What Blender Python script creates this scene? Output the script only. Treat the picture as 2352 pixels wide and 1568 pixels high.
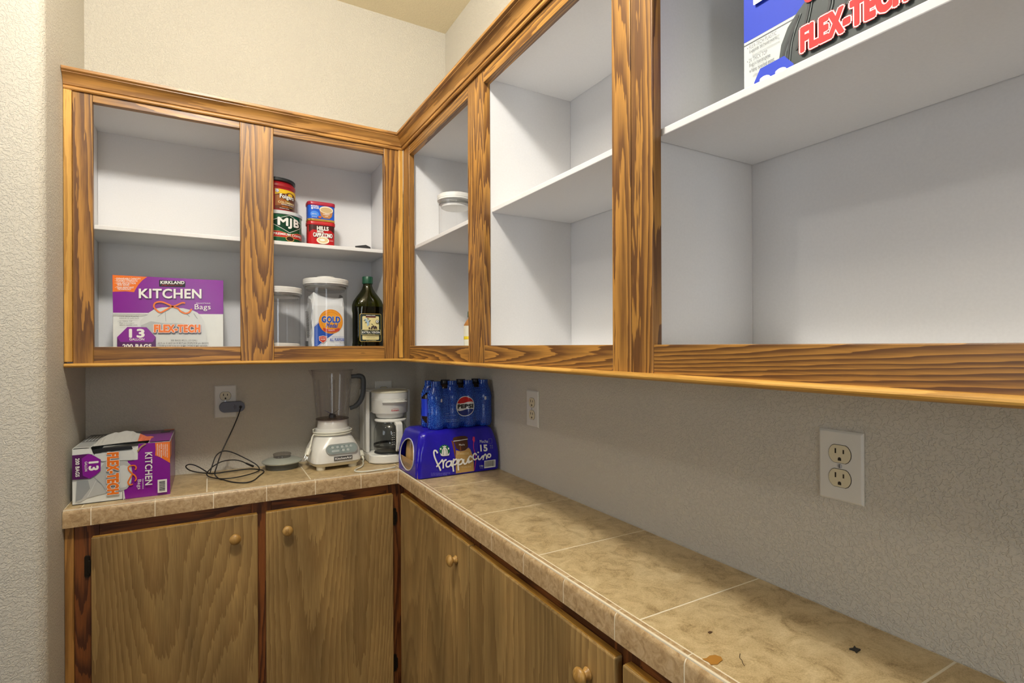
import bpy, bmesh, math, random
from mathutils import Vector, Matrix

random.seed(7)
D = bpy.data
SC = bpy.context.scene
COL = SC.collection
for _o in list(D.objects):
    D.objects.remove(_o)

# ------------------------------------------------------------------ camera
FPX, YAW, V0, CAMZ, ROLL = 1214.98, 0.5186, 793.45, 1.3488, -0.0038
_f = Vector((math.sin(YAW), math.cos(YAW), 0))
_r = Vector((math.cos(YAW), -math.sin(YAW), 0))
_u = Vector((0, 0, 1))
_r2 = (_r + ROLL * _u).normalized()
_u2 = (_u - ROLL * _r).normalized()
cam_data = D.cameras.new('camera')
cam_data.sensor_width = 36
cam_data.lens = FPX / 2352 * 36
cam_data.shift_y = (V0 - 784) / 2352
cam_data.clip_start = 0.01
cam = D.objects.new('camera', cam_data)
COL.objects.link(cam)
_m = Matrix.Identity(4)
for i in range(3):
    _m[i][0], _m[i][1], _m[i][2] = _r2[i], _u2[i], -_f[i]
_m[2][3] = CAMZ
cam.matrix_world = _m
SC.camera = cam

# ------------------------------------------------------------------ view, world, lights
SC.view_settings.view_transform = 'Standard'
SC.view_settings.look = 'None'
SC.view_settings.gamma = 1
SC.view_settings.use_curve_mapping = False
SC.view_settings.exposure = 0.0

world = D.worlds.new('world')
SC.world = world
world.use_nodes = True
_bg = world.node_tree.nodes['Background']
_bg.inputs[0].default_value = (0.75, 0.87, 1.0, 1)
_bg.inputs[1].default_value = 0.6

def area_light(name, loc, target, sx, sy, power, color, spread=180):
    l = D.lights.new(name, 'AREA')
    l.shape = 'RECTANGLE'
    l.size, l.size_y = sx, sy
    l.energy = power
    l.color = color
    l.spread = math.radians(spread)
    o = D.objects.new(name, l)
    COL.objects.link(o)
    o.location = loc
    d = Vector(target) - Vector(loc)
    o.rotation_euler = d.to_track_quat('-Z', 'Y').to_euler()
    return o

# daylight entering by the window behind the camera
area_light('window_daylight', (-0.115, -1.44, 1.475), (-0.115, 1.0, 1.40), 0.42, 1.15, 7, (0.86, 0.93, 1.0))
# daylight from the kitchen beyond the doorway in the left wall
area_light('kitchen_daylight', (-2.5, 0.55, 1.45), (0.6, 0.9, 1.25), 1.2, 1.2, 12, (0.88, 0.94, 1.0))

# ------------------------------------------------------------------ helpers
def lin(c):
    c = c / 255
    return c / 12.92 if c <= 0.04045 else ((c + 0.055) / 1.055) ** 2.4

def rgb(r, g, b):
    return (lin(r), lin(g), lin(b), 1)

_mats = {}
def new_mat(name):
    m = D.materials.new(name)
    m.use_nodes = True
    nt = m.node_tree
    return m, nt, nt.nodes['Principled BSDF']

def flat(r, g, b, rough=0.5, metal=0.0, coat=0.0, tag=''):
    """plain coloured material with a faint procedural mottling"""
    k = (r, g, b, rough, metal, coat)
    if k in _mats:
        return _mats[k]
    m, nt, p = new_mat(tag or 'paint_%d_%d_%d' % (r, g, b))
    c = rgb(r, g, b)
    n = nt.nodes.new('ShaderNodeTexNoise')
    n.inputs['Scale'].default_value = 40
    tc = nt.nodes.new('ShaderNodeTexCoord')
    nt.links.new(tc.outputs['Object'], n.inputs['Vector'])
    mx = nt.nodes.new('ShaderNodeMix')
    mx.data_type = 'RGBA'
    nt.links.new(n.outputs[0], mx.inputs[0])
    mx.inputs[6].default_value = tuple(x * 0.96 for x in c[:3]) + (1,)
    mx.inputs[7].default_value = tuple(min(1, x * 1.04) for x in c[:3]) + (1,)
    nt.links.new(mx.outputs[2], p.inputs['Base Color'])
    p.inputs['Roughness'].default_value = rough
    p.inputs['Metallic'].default_value = metal
    if coat:
        p.inputs['Coat Weight'].default_value = coat
        p.inputs['Coat Roughness'].default_value = 0.08
    _mats[k] = m
    return m

def _n(nt, t, **kw):
    n = nt.nodes.new(t)
    for k, v in kw.items():
        setattr(n, k, v)
    return n

def wood(name, axis, dark, light, ring=26, dist=5.0, contrast=(0.35, 0.75), rough=0.42, pore=0.35, stretch=0.10, blotch=0.0):
    """flat-sawn board figure: tilted stretched rings, pores along the grain axis, shifted per object"""
    m, nt, p = new_mat(name)
    L = nt.links.new
    tc = _n(nt, 'ShaderNodeTexCoord')
    oi = _n(nt, 'ShaderNodeObjectInfo')
    rot = {'z': (0, 0, 0), 'x': (0, math.pi / 2, 0), 'y': (math.pi / 2, 0, 0)}[axis]
    mp = _n(nt, 'ShaderNodeMapping')
    mp.inputs['Rotation'].default_value = rot
    L(tc.outputs['Object'], mp.inputs['Vector'])
    mul = _n(nt, 'ShaderNodeVectorMath', operation='SCALE')
    mul.inputs[0].default_value = (3.1, 5.3, 17.7)
    L(oi.outputs['Random'], mul.inputs['Scale'])
    fr = _n(nt, 'ShaderNodeVectorMath', operation='FRACTION')
    L(mul.outputs[0], fr.inputs[0])
    sc2 = _n(nt, 'ShaderNodeVectorMath', operation='MULTIPLY')
    L(fr.outputs[0], sc2.inputs[0])
    sc2.inputs[1].default_value = (0.14, 0.14, 3.0)
    add = _n(nt, 'ShaderNodeVectorMath', operation='ADD')
    L(mp.outputs[0], add.inputs[0]); L(sc2.outputs[0], add.inputs[1])
    tilt = _n(nt, 'ShaderNodeMapping')
    tilt.inputs['Rotation'].default_value = (0.04, 0.05, 0.3)
    tilt.inputs['Scale'].default_value = (1, 1, stretch)
    L(add.outputs[0], tilt.inputs['Vector'])
    g1 = _n(nt, 'ShaderNodeTexNoise')
    g1.inputs['Scale'].default_value = dist
    g1.inputs['Detail'].default_value = 1.0
    g1.inputs['Roughness'].default_value = 0.35
    L(tilt.outputs[0], g1.inputs['Vector'])
    g2v = _n(nt, 'ShaderNodeVectorMath', operation='MULTIPLY')
    g2v.inputs[1].default_value = (1, 1, 0.06)
    L(add.outputs[0], g2v.inputs[0])
    g2 = _n(nt, 'ShaderNodeTexNoise')
    g2.inputs['Scale'].default_value = 170
    g2.inputs['Detail'].default_value = 2
    L(g2v.outputs[0], g2.inputs['Vector'])
    gm = _n(nt, 'ShaderNodeMath', operation='MULTIPLY')
    L(g1.outputs[0], gm.inputs[0]); gm.inputs[1].default_value = ring
    ga = _n(nt, 'ShaderNodeMath', operation='MULTIPLY_ADD')
    L(g2.outputs[0], ga.inputs[0]); ga.inputs[1].default_value = 0.9; L(gm.outputs[0], ga.inputs[2])
    w = _n(nt, 'ShaderNodeMath', operation='FRACT')
    L(ga.outputs[0], w.inputs[0])
    cr = _n(nt, 'ShaderNodeValToRGB')
    cr.color_ramp.elements[0].position = contrast[0]
    cr.color_ramp.elements[1].position = contrast[1]
    cr.color_ramp.elements[0].color = light
    cr.color_ramp.elements[1].color = dark
    e = cr.color_ramp.elements.new(0.97); e.color = dark
    e = cr.color_ramp.elements.new(1.0); e.color = light
    L(w.outputs[0], cr.inputs[0])
    # pores
    ps = _n(nt, 'ShaderNodeVectorMath', operation='MULTIPLY')
    ps.inputs[1].default_value = (1, 1, 0.022)
    L(add.outputs[0], ps.inputs[0])
    pn = _n(nt, 'ShaderNodeTexNoise')
    pn.inputs['Scale'].default_value = 650
    pn.inputs['Detail'].default_value = 2
    L(ps.outputs[0], pn.inputs['Vector'])
    pr = _n(nt, 'ShaderNodeMapRange')
    pr.inputs[1].default_value = 0.42; pr.inputs[2].default_value = 0.72
    pr.inputs[3].default_value = 0.0; pr.inputs[4].default_value = pore
    L(pn.outputs[0], pr.inputs[0])
    mx = _n(nt, 'ShaderNodeMix', data_type='RGBA', blend_type='MIX')
    L(pr.outputs[0], mx.inputs[0]); L(cr.outputs[0], mx.inputs[6])
    mx.inputs[7].default_value = tuple(x * 0.45 for x in dark[:3]) + (1,)
    # slow tone drift
    bn = _n(nt, 'ShaderNodeTexNoise')
    bn.inputs['Scale'].default_value = 9
    bn.inputs['Detail'].default_value = 3
    bs = _n(nt, 'ShaderNodeVectorMath', operation='MULTIPLY')
    bs.inputs[1].default_value = (1, 1, 0.25)
    L(add.outputs[0], bs.inputs[0]); L(bs.outputs[0], bn.inputs['Vector'])
    bm_ = _n(nt, 'ShaderNodeMapRange')
    bm_.inputs[1].default_value = 0.3; bm_.inputs[2].default_value = 0.7
    bm_.inputs[3].default_value = 0.80 - blotch; bm_.inputs[4].default_value = 1.14
    L(bn.outputs[0], bm_.inputs[0])
    vm = _n(nt, 'ShaderNodeVectorMath', operation='SCALE')
    L(mx.outputs[2], vm.inputs[0]); L(bm_.outputs[0], vm.inputs['Scale'])
    L(vm.outputs[0], p.inputs['Base Color'])
    p.inputs['Roughness'].default_value = rough
    p.inputs['Coat Weight'].default_value = 0.12
    p.inputs['Coat Roughness'].default_value = 0.25
    bp = _n(nt, 'ShaderNodeBump')
    bp.inputs['Strength'].default_value = 0.12
    bp.inputs['Distance'].default_value = 0.0006
    L(pn.outputs[0], bp.inputs['Height']); L(bp.outputs[0], p.inputs['Normal'])
    return m

OAK_D, OAK_L = rgb(108, 70, 33), rgb(186, 134, 61)
OAK = {a: wood('oak_grain_' + a, a, OAK_D, OAK_L, 36, 8.5, (0.10, 0.80), stretch=0.055) for a in 'xyz'}
TRIM_D, TRIM_L = rgb(188, 138, 58), rgb(216, 166, 80)
TRIM = {a: wood('light_oak_' + a, a, TRIM_D, TRIM_L, 12, 12, pore=0.22) for a in 'xyz'}
CROWN_D, CROWN_L = rgb(150, 104, 48), rgb(190, 138, 70)
CROWN = {a: wood('crown_oak_' + a, a, CROWN_D, CROWN_L, 12, 12, pore=0.3) for a in 'xyz'}
RED_D, RED_L = rgb(84, 44, 20), rgb(138, 80, 36)
REDW = {a: wood('base_frame_oak_' + a, a, RED_D, RED_L, 15, 10) for a in 'xyz'}
DOORW = wood('door_plywood', 'z', rgb(148, 116, 68), rgb(180, 148, 92), 36, 3.6, (0.0, 0.95), 0.5, 0.42, 0.13, 0.16)
KNOBW = wood('knob_maple', 'z', rgb(168, 126, 62), rgb(196, 154, 84), 8, 12, pore=0.12)

def wall_mat(name, c, scale=1.0, strength=0.6):
    m, nt, p = new_mat(name)
    L = nt.links.new
    tc = _n(nt, 'ShaderNodeTexCoord')
    n1 = _n(nt, 'ShaderNodeTexNoise'); n1.inputs['Scale'].default_value = 420 * scale; n1.inputs['Detail'].default_value = 3
    n1.inputs['Distortion'].default_value = 1.2
    n2 = _n(nt, 'ShaderNodeTexNoise'); n2.inputs['Scale'].default_value = 165 * scale; n2.inputs['Detail'].default_value = 2
    n2.inputs['Distortion'].default_value = 0.8
    L(tc.outputs['Object'], n1.inputs['Vector']); L(tc.outputs['Object'], n2.inputs['Vector'])
    mr = _n(nt, 'ShaderNodeMapRange', interpolation_type='SMOOTHSTEP')
    mr.inputs[1].default_value = 0.42; mr.inputs[2].default_value = 0.56
    L(n2.outputs[0], mr.inputs[0])
    ad = _n(nt, 'ShaderNodeMath', operation='MULTIPLY_ADD')
    L(n1.outputs[0], ad.inputs[0]); ad.inputs[1].default_value = 0.9; L(mr.outputs[0], ad.inputs[2])
    bp = _n(nt, 'ShaderNodeBump'); bp.inputs['Strength'].default_value = strength; bp.inputs['Distance'].default_value = 0.0011
    L(ad.outputs[0], bp.inputs['Height']); L(bp.outputs[0], p.inputs['Normal'])
    n3 = _n(nt, 'ShaderNodeTexNoise'); n3.inputs['Scale'].default_value = 3
    L(tc.outputs['Object'], n3.inputs['Vector'])
    mx = _n(nt, 'ShaderNodeMix', data_type='RGBA')
    L(n3.outputs[0], mx.inputs[0])
    mx.inputs[6].default_value = tuple(x * 0.96 for x in c[:3]) + (1,)
    mx.inputs[7].default_value = tuple(x * 1.03 for x in c[:3]) + (1,)
    L(mx.outputs[2], p.inputs['Base Color'])
    p.inputs['Roughness'].default_value = 0.75
    return m

WALL = wall_mat('textured_wall_paint', rgb(211, 205, 191), strength=0.8)
KWALL = wall_mat('low_bounce_wall_paint', rgb(150, 139, 123))  # dark tone given to the unseen walls to cut bounced light
CEIL = wall_mat('ceiling_paint', rgb(236, 222, 188), 0.8)

def melamine():
    m, nt, p = new_mat('white_melamine')
    L = nt.links.new
    tc = _n(nt, 'ShaderNodeTexCoord')
    n = _n(nt, 'ShaderNodeTexNoise'); n.inputs['Scale'].default_value = 260; n.inputs['Detail'].default_value = 2
    L(tc.outputs['Object'], n.inputs['Vector'])
    mx = _n(nt, 'ShaderNodeMix', data_type='RGBA')
    L(n.outputs[0], mx.inputs[0])
    mx.inputs[6].default_value = rgb(226, 226, 227); mx.inputs[7].default_value = rgb(234, 234, 235)
    L(mx.outputs[2], p.inputs['Base Color'])
    p.inputs['Roughness'].default_value = 0.38
    bp = _n(nt, 'ShaderNodeBump'); bp.inputs['Strength'].default_value = 0.08; bp.inputs['Distance'].default_value = 0.0004
    L(n.outputs[0], bp.inputs['Height']); L(bp.outputs[0], p.inputs['Normal'])
    return m
WHITE_MEL = melamine()

def tile_mat(name, a, b, c, scale, rough):
    m, nt, p = new_mat(name)
    L = nt.links.new
    tc = _n(nt, 'ShaderNodeTexCoord')
    oi = _n(nt, 'ShaderNodeObjectInfo')
    sv = _n(nt, 'ShaderNodeVectorMath', operation='SCALE')
    sv.inputs[0].default_value = (2.3, 4.1, 1.7); L(oi.outputs['Random'], sv.inputs['Scale'])
    ad = _n(nt, 'ShaderNodeVectorMath', operation='ADD')
    L(tc.outputs['Object'], ad.inputs[0]); L(sv.outputs[0], ad.inputs[1])
    n1 = _n(nt, 'ShaderNodeTexNoise'); n1.inputs['Scale'].default_value = scale; n1.inputs['Detail'].default_value = 7; n1.inputs['Roughness'].default_value = 0.68
    n1.inputs['Distortion'].default_value = 0.9
    n2 = _n(nt, 'ShaderNodeTexNoise'); n2.inputs['Scale'].default_value = scale * 22; n2.inputs['Detail'].default_value = 3
    L(ad.outputs[0], n1.inputs['Vector']); L(ad.outputs[0], n2.inputs['Vector'])
    mm = _n(nt, 'ShaderNodeMath', operation='MULTIPLY_ADD')
    L(n2.outputs[0], mm.inputs[0]); mm.inputs[1].default_value = 0.45; L(n1.outputs[0], mm.inputs[2])
    cr = _n(nt, 'ShaderNodeValToRGB')
    cr.color_ramp.elements[0].position = 0.52; cr.color_ramp.elements[0].color = a
    cr.color_ramp.elements[1].position = 0.92; cr.color_ramp.elements[1].color = c
    e = cr.color_ramp.elements.new(0.70); e.color = b
    L(mm.outputs[0], cr.inputs[0])
    L(cr.outputs[0], p.inputs['Base Color'])
    p.inputs['Roughness'].default_value = rough
    bp = _n(nt, 'ShaderNodeBump'); bp.inputs['Strength'].default_value = 0.15; bp.inputs['Distance'].default_value = 0.0005
    L(n2.outputs[0], bp.inputs['Height']); L(bp.outputs[0], p.inputs['Normal'])
    return m
TILE = tile_mat('counter_tile_glaze', rgb(150, 126, 86), rgb(192, 169, 125), rgb(214, 194, 152), 24, 0.36)
EDGE = tile_mat('edge_tile_glaze', rgb(144, 116, 80), rgb(182, 153, 112), rgb(208, 184, 146), 70, 0.32)
GROUT = flat(236, 226, 202, 0.8, tag='grout')

def clear_mat(name, tint, gloss=0.06, rough=0.03, edge=0.35):
    """thin clear plastic or glass wall: tinted transparency with a fresnel reflection"""
    m = D.materials.new(name); m.use_nodes = True
    nt = m.node_tree; nt.nodes.clear()
    L = nt.links.new
    out = _n(nt, 'ShaderNodeOutputMaterial')
    tr = _n(nt, 'ShaderNodeBsdfTransparent')
    lw = _n(nt, 'ShaderNodeLayerWeight'); lw.inputs[0].default_value = 0.35
    cm = _n(nt, 'ShaderNodeMix', data_type='RGBA')
    L(lw.outputs['Facing'], cm.inputs[0])
    cm.inputs[6].default_value = tint
    cm.inputs[7].default_value = tuple(x * (1 - edge) for x in tint[:3]) + (1,)
    L(cm.outputs[2], tr.inputs[0])
    gl = _n(nt, 'ShaderNodeBsdfGlossy'); gl.inputs['Roughness'].default_value = rough
    fr = _n(nt, 'ShaderNodeMath', operation='POWER'); L(lw.outputs['Facing'], fr.inputs[0]); fr.inputs[1].default_value = 3.0
    ma = _n(nt, 'ShaderNodeMath', operation='MULTIPLY_ADD'); L(fr.outputs[0], ma.inputs[0]); ma.inputs[1].default_value = 0.40; ma.inputs[2].default_value = gloss
    ms = _n(nt, 'ShaderNodeMixShader')
    L(ma.outputs[0], ms.inputs[0]); L(tr.outputs[0], ms.inputs[1]); L(gl.outputs[0], ms.inputs[2])
    L(ms.outputs[0], out.inputs[0])
    return m
CLEAR = clear_mat('clear_plastic', (0.99, 0.99, 0.99, 1), 0.04, 0.03, 0.10)
CLEARBROWN = clear_mat('smoky_jar_plastic', (0.978, 0.968, 0.965, 1), 0.05, 0.04, 0.12)
GLASS = clear_mat('carafe_glass', (0.96, 0.965, 0.95, 1), 0.06, 0.03, 0.2)
GREENGLASS = clear_mat('green_bottle_glass', (0.36, 0.38, 0.06, 1), 0.06, 0.04, 0.6)

# --- mesh helpers -----------------------------------------------------------
def thing(name, label, cat, loc=(0, 0, 0), rotz=0.0, group=None):
    o = D.objects.new(name, None)
    o.empty_display_size = 0.05
    COL.objects.link(o)
    o.location = loc
    o.rotation_euler = (0, 0, rotz)
    o['label'] = label
    o['category'] = cat
    if group:
        o['group'] = group
    return o

def tag(o, label, cat, group=None):
    o['label'] = label
    o['category'] = cat
    if group:
        o['group'] = group
    return o

def mk(name, verts, faces, mats, parent=None, smooth=None, idx=None, world=False, bevel=0.0):
    """one mesh object; verts in the parent's space (world=True: given in world space, unrotated parent)"""
    me = D.meshes.new(name)
    if world and parent is not None:
        off = root_loc(parent)
        verts = [(v[0] - off[0], v[1] - off[1], v[2] - off[2]) for v in verts]
    me.from_pydata(verts, [], faces)
    if not isinstance(mats, (list, tuple)):
        mats = [mats]
    for m in mats:
        me.materials.append(m)
    if idx:
        me.polygons.foreach_set('material_index', idx)
    fix_normals(me)
    if smooth is not None:
        me.polygons.foreach_set('use_smooth', [True] * len(me.polygons))
        me.set_sharp_from_angle(angle=math.radians(smooth))
    me.update()
    o = D.objects.new(name, me)
    COL.objects.link(o)
    if parent is not None:
        o.parent = parent
    if bevel:
        b = o.modifiers.new('bevel', 'BEVEL')
        b.width = bevel; b.segments = 2; b.limit_method = 'ANGLE'
        b.angle_limit = math.radians(40)
    return o

def root_loc(o):
    l = Vector((0, 0, 0))
    while o is not None:
        l += Vector(o.location)
        o = o.parent
    return l

def fix_normals(me):
    bm = bmesh.new(); bm.from_mesh(me)
    bmesh.ops.recalc_face_normals(bm, faces=bm.faces)
    bm.to_mesh(me); bm.free()

BOXF = [(0, 1, 3, 2), (4, 6, 7, 5), (0, 4, 5, 1), (2, 3, 7, 6), (0, 2, 6, 4), (1, 5, 7, 3)]
def boxv(a, b):
    return [(x, y, z) for x in (a[0], b[0]) for y in (a[1], b[1]) for z in (a[2], b[2])]

def box(name, a, b, mat, parent=None, bevel=0.0, world=True):
    return mk(name, boxv(a, b), BOXF, mat, parent, world=world, bevel=bevel)

def boxes(name, lst, mat, parent=None, world=True, bevel=0.0):
    V, F = [], []
    for a, b in lst:
        n = len(V)
        V += boxv(a, b)
        F += [tuple(i + n for i in f) for f in BOXF]
    return mk(name, V, F, mat, parent, world=world, bevel=bevel)

def lathe(name, prof, mat, parent=None, c=(0, 0, 0), seg=40, smooth=35, axis='z', world=False, close=True):
    """surface of revolution of (radius, height) points"""
    V, F = [], []
    for r, h in prof:
        for k in range(seg):
            a = 2 * math.pi * k / seg
            x, y = r * math.cos(a), r * math.sin(a)
            p = {'z': (x, y, h), 'y': (x, h, y), 'x': (h, x, y)}[axis]
            V.append((c[0] + p[0], c[1] + p[1], c[2] + p[2]))
    for i in range(len(prof) - 1):
        for k in range(seg):
            k2 = (k + 1) % seg
            F.append((i * seg + k, i * seg + k2, (i + 1) * seg + k2, (i + 1) * seg + k))
    if close:
        if prof[0][0] > 1e-6:
            F.append(tuple(range(seg - 1, -1, -1)))
        if prof[-1][0] > 1e-6:
            F.append(tuple((len(prof) - 1) * seg + k for k in range(seg)))
    return mk(name, V, F, mat, parent, smooth=smooth, world=world)

def sup(hx, hy, n, seg, cx=0, cy=0):
    out = []
    for k in range(seg):
        a = 2 * math.pi * k / seg
        ca, sa = math.cos(a), math.sin(a)
        out.append((cx + hx * math.copysign(abs(ca) ** (2 / n), ca), cy + hy * math.copysign(abs(sa) ** (2 / n), sa)))
    return out

def loft(name, layers, mat, parent=None, seg=56, smooth=35, cap=True, world=False):
    """layers: (z, hx, hy, n[, cx, cy]) superellipse sections"""
    V, F = [], []
    for l in layers:
        z, hx, hy, n = l[:4]
        cx, cy = (l[4], l[5]) if len(l) > 4 else (0, 0)
        V += [(x, y, z) for x, y in sup(hx, hy, n, seg, cx, cy)]
    for i in range(len(layers) - 1):
        for k in range(seg):
            k2 = (k + 1) % seg
            F.append((i * seg + k, i * seg + k2, (i + 1) * seg + k2, (i + 1) * seg + k))
    if cap:
        F.append(tuple(range(seg - 1, -1, -1)))
        F.append(tuple((len(layers) - 1) * seg + k for k in range(seg)))
    return mk(name, V, F, mat, parent, smooth=smooth, world=world)

def catmull(pts, sub=6, closed=False):
    P = [Vector(p) for p in pts]
    n = len(P)
    out = []
    rng = n if closed else n - 1
    for i in range(rng):
        p0 = P[(i - 1) % n] if closed or i > 0 else P[0]
        p1, p2 = P[i], P[(i + 1) % n]
        p3 = P[(i + 2) % n] if closed or i + 2 < n else P[n - 1]
        for s in range(sub):
            t = s / sub
            out.append(0.5 * ((2 * p1) + (-p0 + p2) * t + (2 * p0 - 5 * p1 + 4 * p2 - p3) * t * t + (-p0 + 3 * p1 - 3 * p2 + p3) * t ** 3))
    if not closed:
        out.append(P[-1])
    return out

def tube(name, pts, r, mat, parent=None, sub=6, seg=8, closed=False, world=False, flatz=1.0):
    P = catmull(pts, sub, closed) if sub > 1 else [Vector(p) for p in pts]
    n = len(P)
    V, F = [], []
    up = Vector((0, 0, 1))
    nrm = None
    for i in range(n):
        t = (P[(i + 1) % n] - P[(i - 1) % n]) if closed else (P[min(i + 1, n - 1)] - P[max(i - 1, 0)])
        t.normalize()
        if nrm is None:
            nrm = t.cross(up)
            if nrm.length < 1e-3:
                nrm = t.cross(Vector((1, 0, 0)))
        nrm = nrm - t * nrm.dot(t)
        nrm.normalize()
        b = t.cross(nrm)
        rr = r(i / max(1, n - 1)) if callable(r) else r
        for k in range(seg):
            a = 2 * math.pi * k / seg
            V.append(tuple(P[i] + nrm * rr * math.cos(a) + b * rr * math.sin(a) * flatz))
    m = n if closed else n - 1
    for i in range(m):
        j = (i + 1) % n
        for k in range(seg):
            k2 = (k + 1) % seg
            F.append((i * seg + k, i * seg + k2, j * seg + k2, j * seg + k))
    if not closed:
        F.append(tuple(range(seg - 1, -1, -1)))
        F.append(tuple((n - 1) * seg + k for k in range(seg)))
    return mk(name, V, F, mat, parent, smooth=50, world=world)

def prism(name, poly, h0, h1, mat, parent=None, plane='xz', smooth=None, world=False, bevel=0.0):
    """extrude a 2-D polygon; plane 'xz': poly=(x,z) extruded along y, 'xy': along z, 'yz': along x"""
    n = len(poly)
    V = []
    for h in (h0, h1):
        for a, b in poly:
            V.append({'xz': (a, h, b), 'xy': (a, b, h), 'yz': (h, a, b)}[plane])
    F = [tuple(range(n)), tuple(range(2 * n - 1, n - 1, -1))]
    F += [(i, (i + 1) % n, n + (i + 1) % n, n + i) for i in range(n)]
    return mk(name, V, F, mat, parent, smooth=smooth, world=world, bevel=bevel)

def rrect(w, h, r, n=5, cx=0, cy=0):
    out = []
    for sx, sy, a0 in ((1, 1, 0), (-1, 1, 90), (-1, -1, 180), (1, -1, 270)):
        for k in range(n + 1):
            a = math.radians(a0 + 90 * k / n)
            out.append((cx + sx * (w / 2 - r) + r * math.cos(a), cy + sy * (h / 2 - r) + r * math.sin(a)))
    return out

# --- flat print -------------------------------------------------------------
_txt_cache = {}
def text_tris(s, bold=0.0, shear=0.0, space=1.0):
    k = (s, bold, shear, space)
    if k in _txt_cache:
        return _txt_cache[k]
    cu = D.curves.new('lettering', 'FONT')
    cu.body = s
    cu.size = 1
    cu.offset = bold
    cu.shear = shear
    cu.space_character = space
    cu.resolution_u = 4
    o = D.objects.new('lettering', cu)
    COL.objects.link(o)
    dg = bpy.context.evaluated_depsgraph_get()
    me = o.evaluated_get(dg).to_mesh()
    me.calc_loop_triangles()
    V = [(v.co.x, v.co.y) for v in me.vertices]
    T = [tuple(t.vertices) for t in me.loop_triangles]
    o.evaluated_get(dg).to_mesh_clear()
    D.objects.remove(o)
    D.curves.remove(cu)
    used = sorted({i for t in T for i in t})
    x0 = min(V[i][0] for i in used); x1 = max(V[i][0] for i in used)
    y0 = min(V[i][1] for i in used); y1 = max(V[i][1] for i in used)
    _txt_cache[k] = (V, T, (x0, y0, x1, y1))
    return _txt_cache[k]

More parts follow.
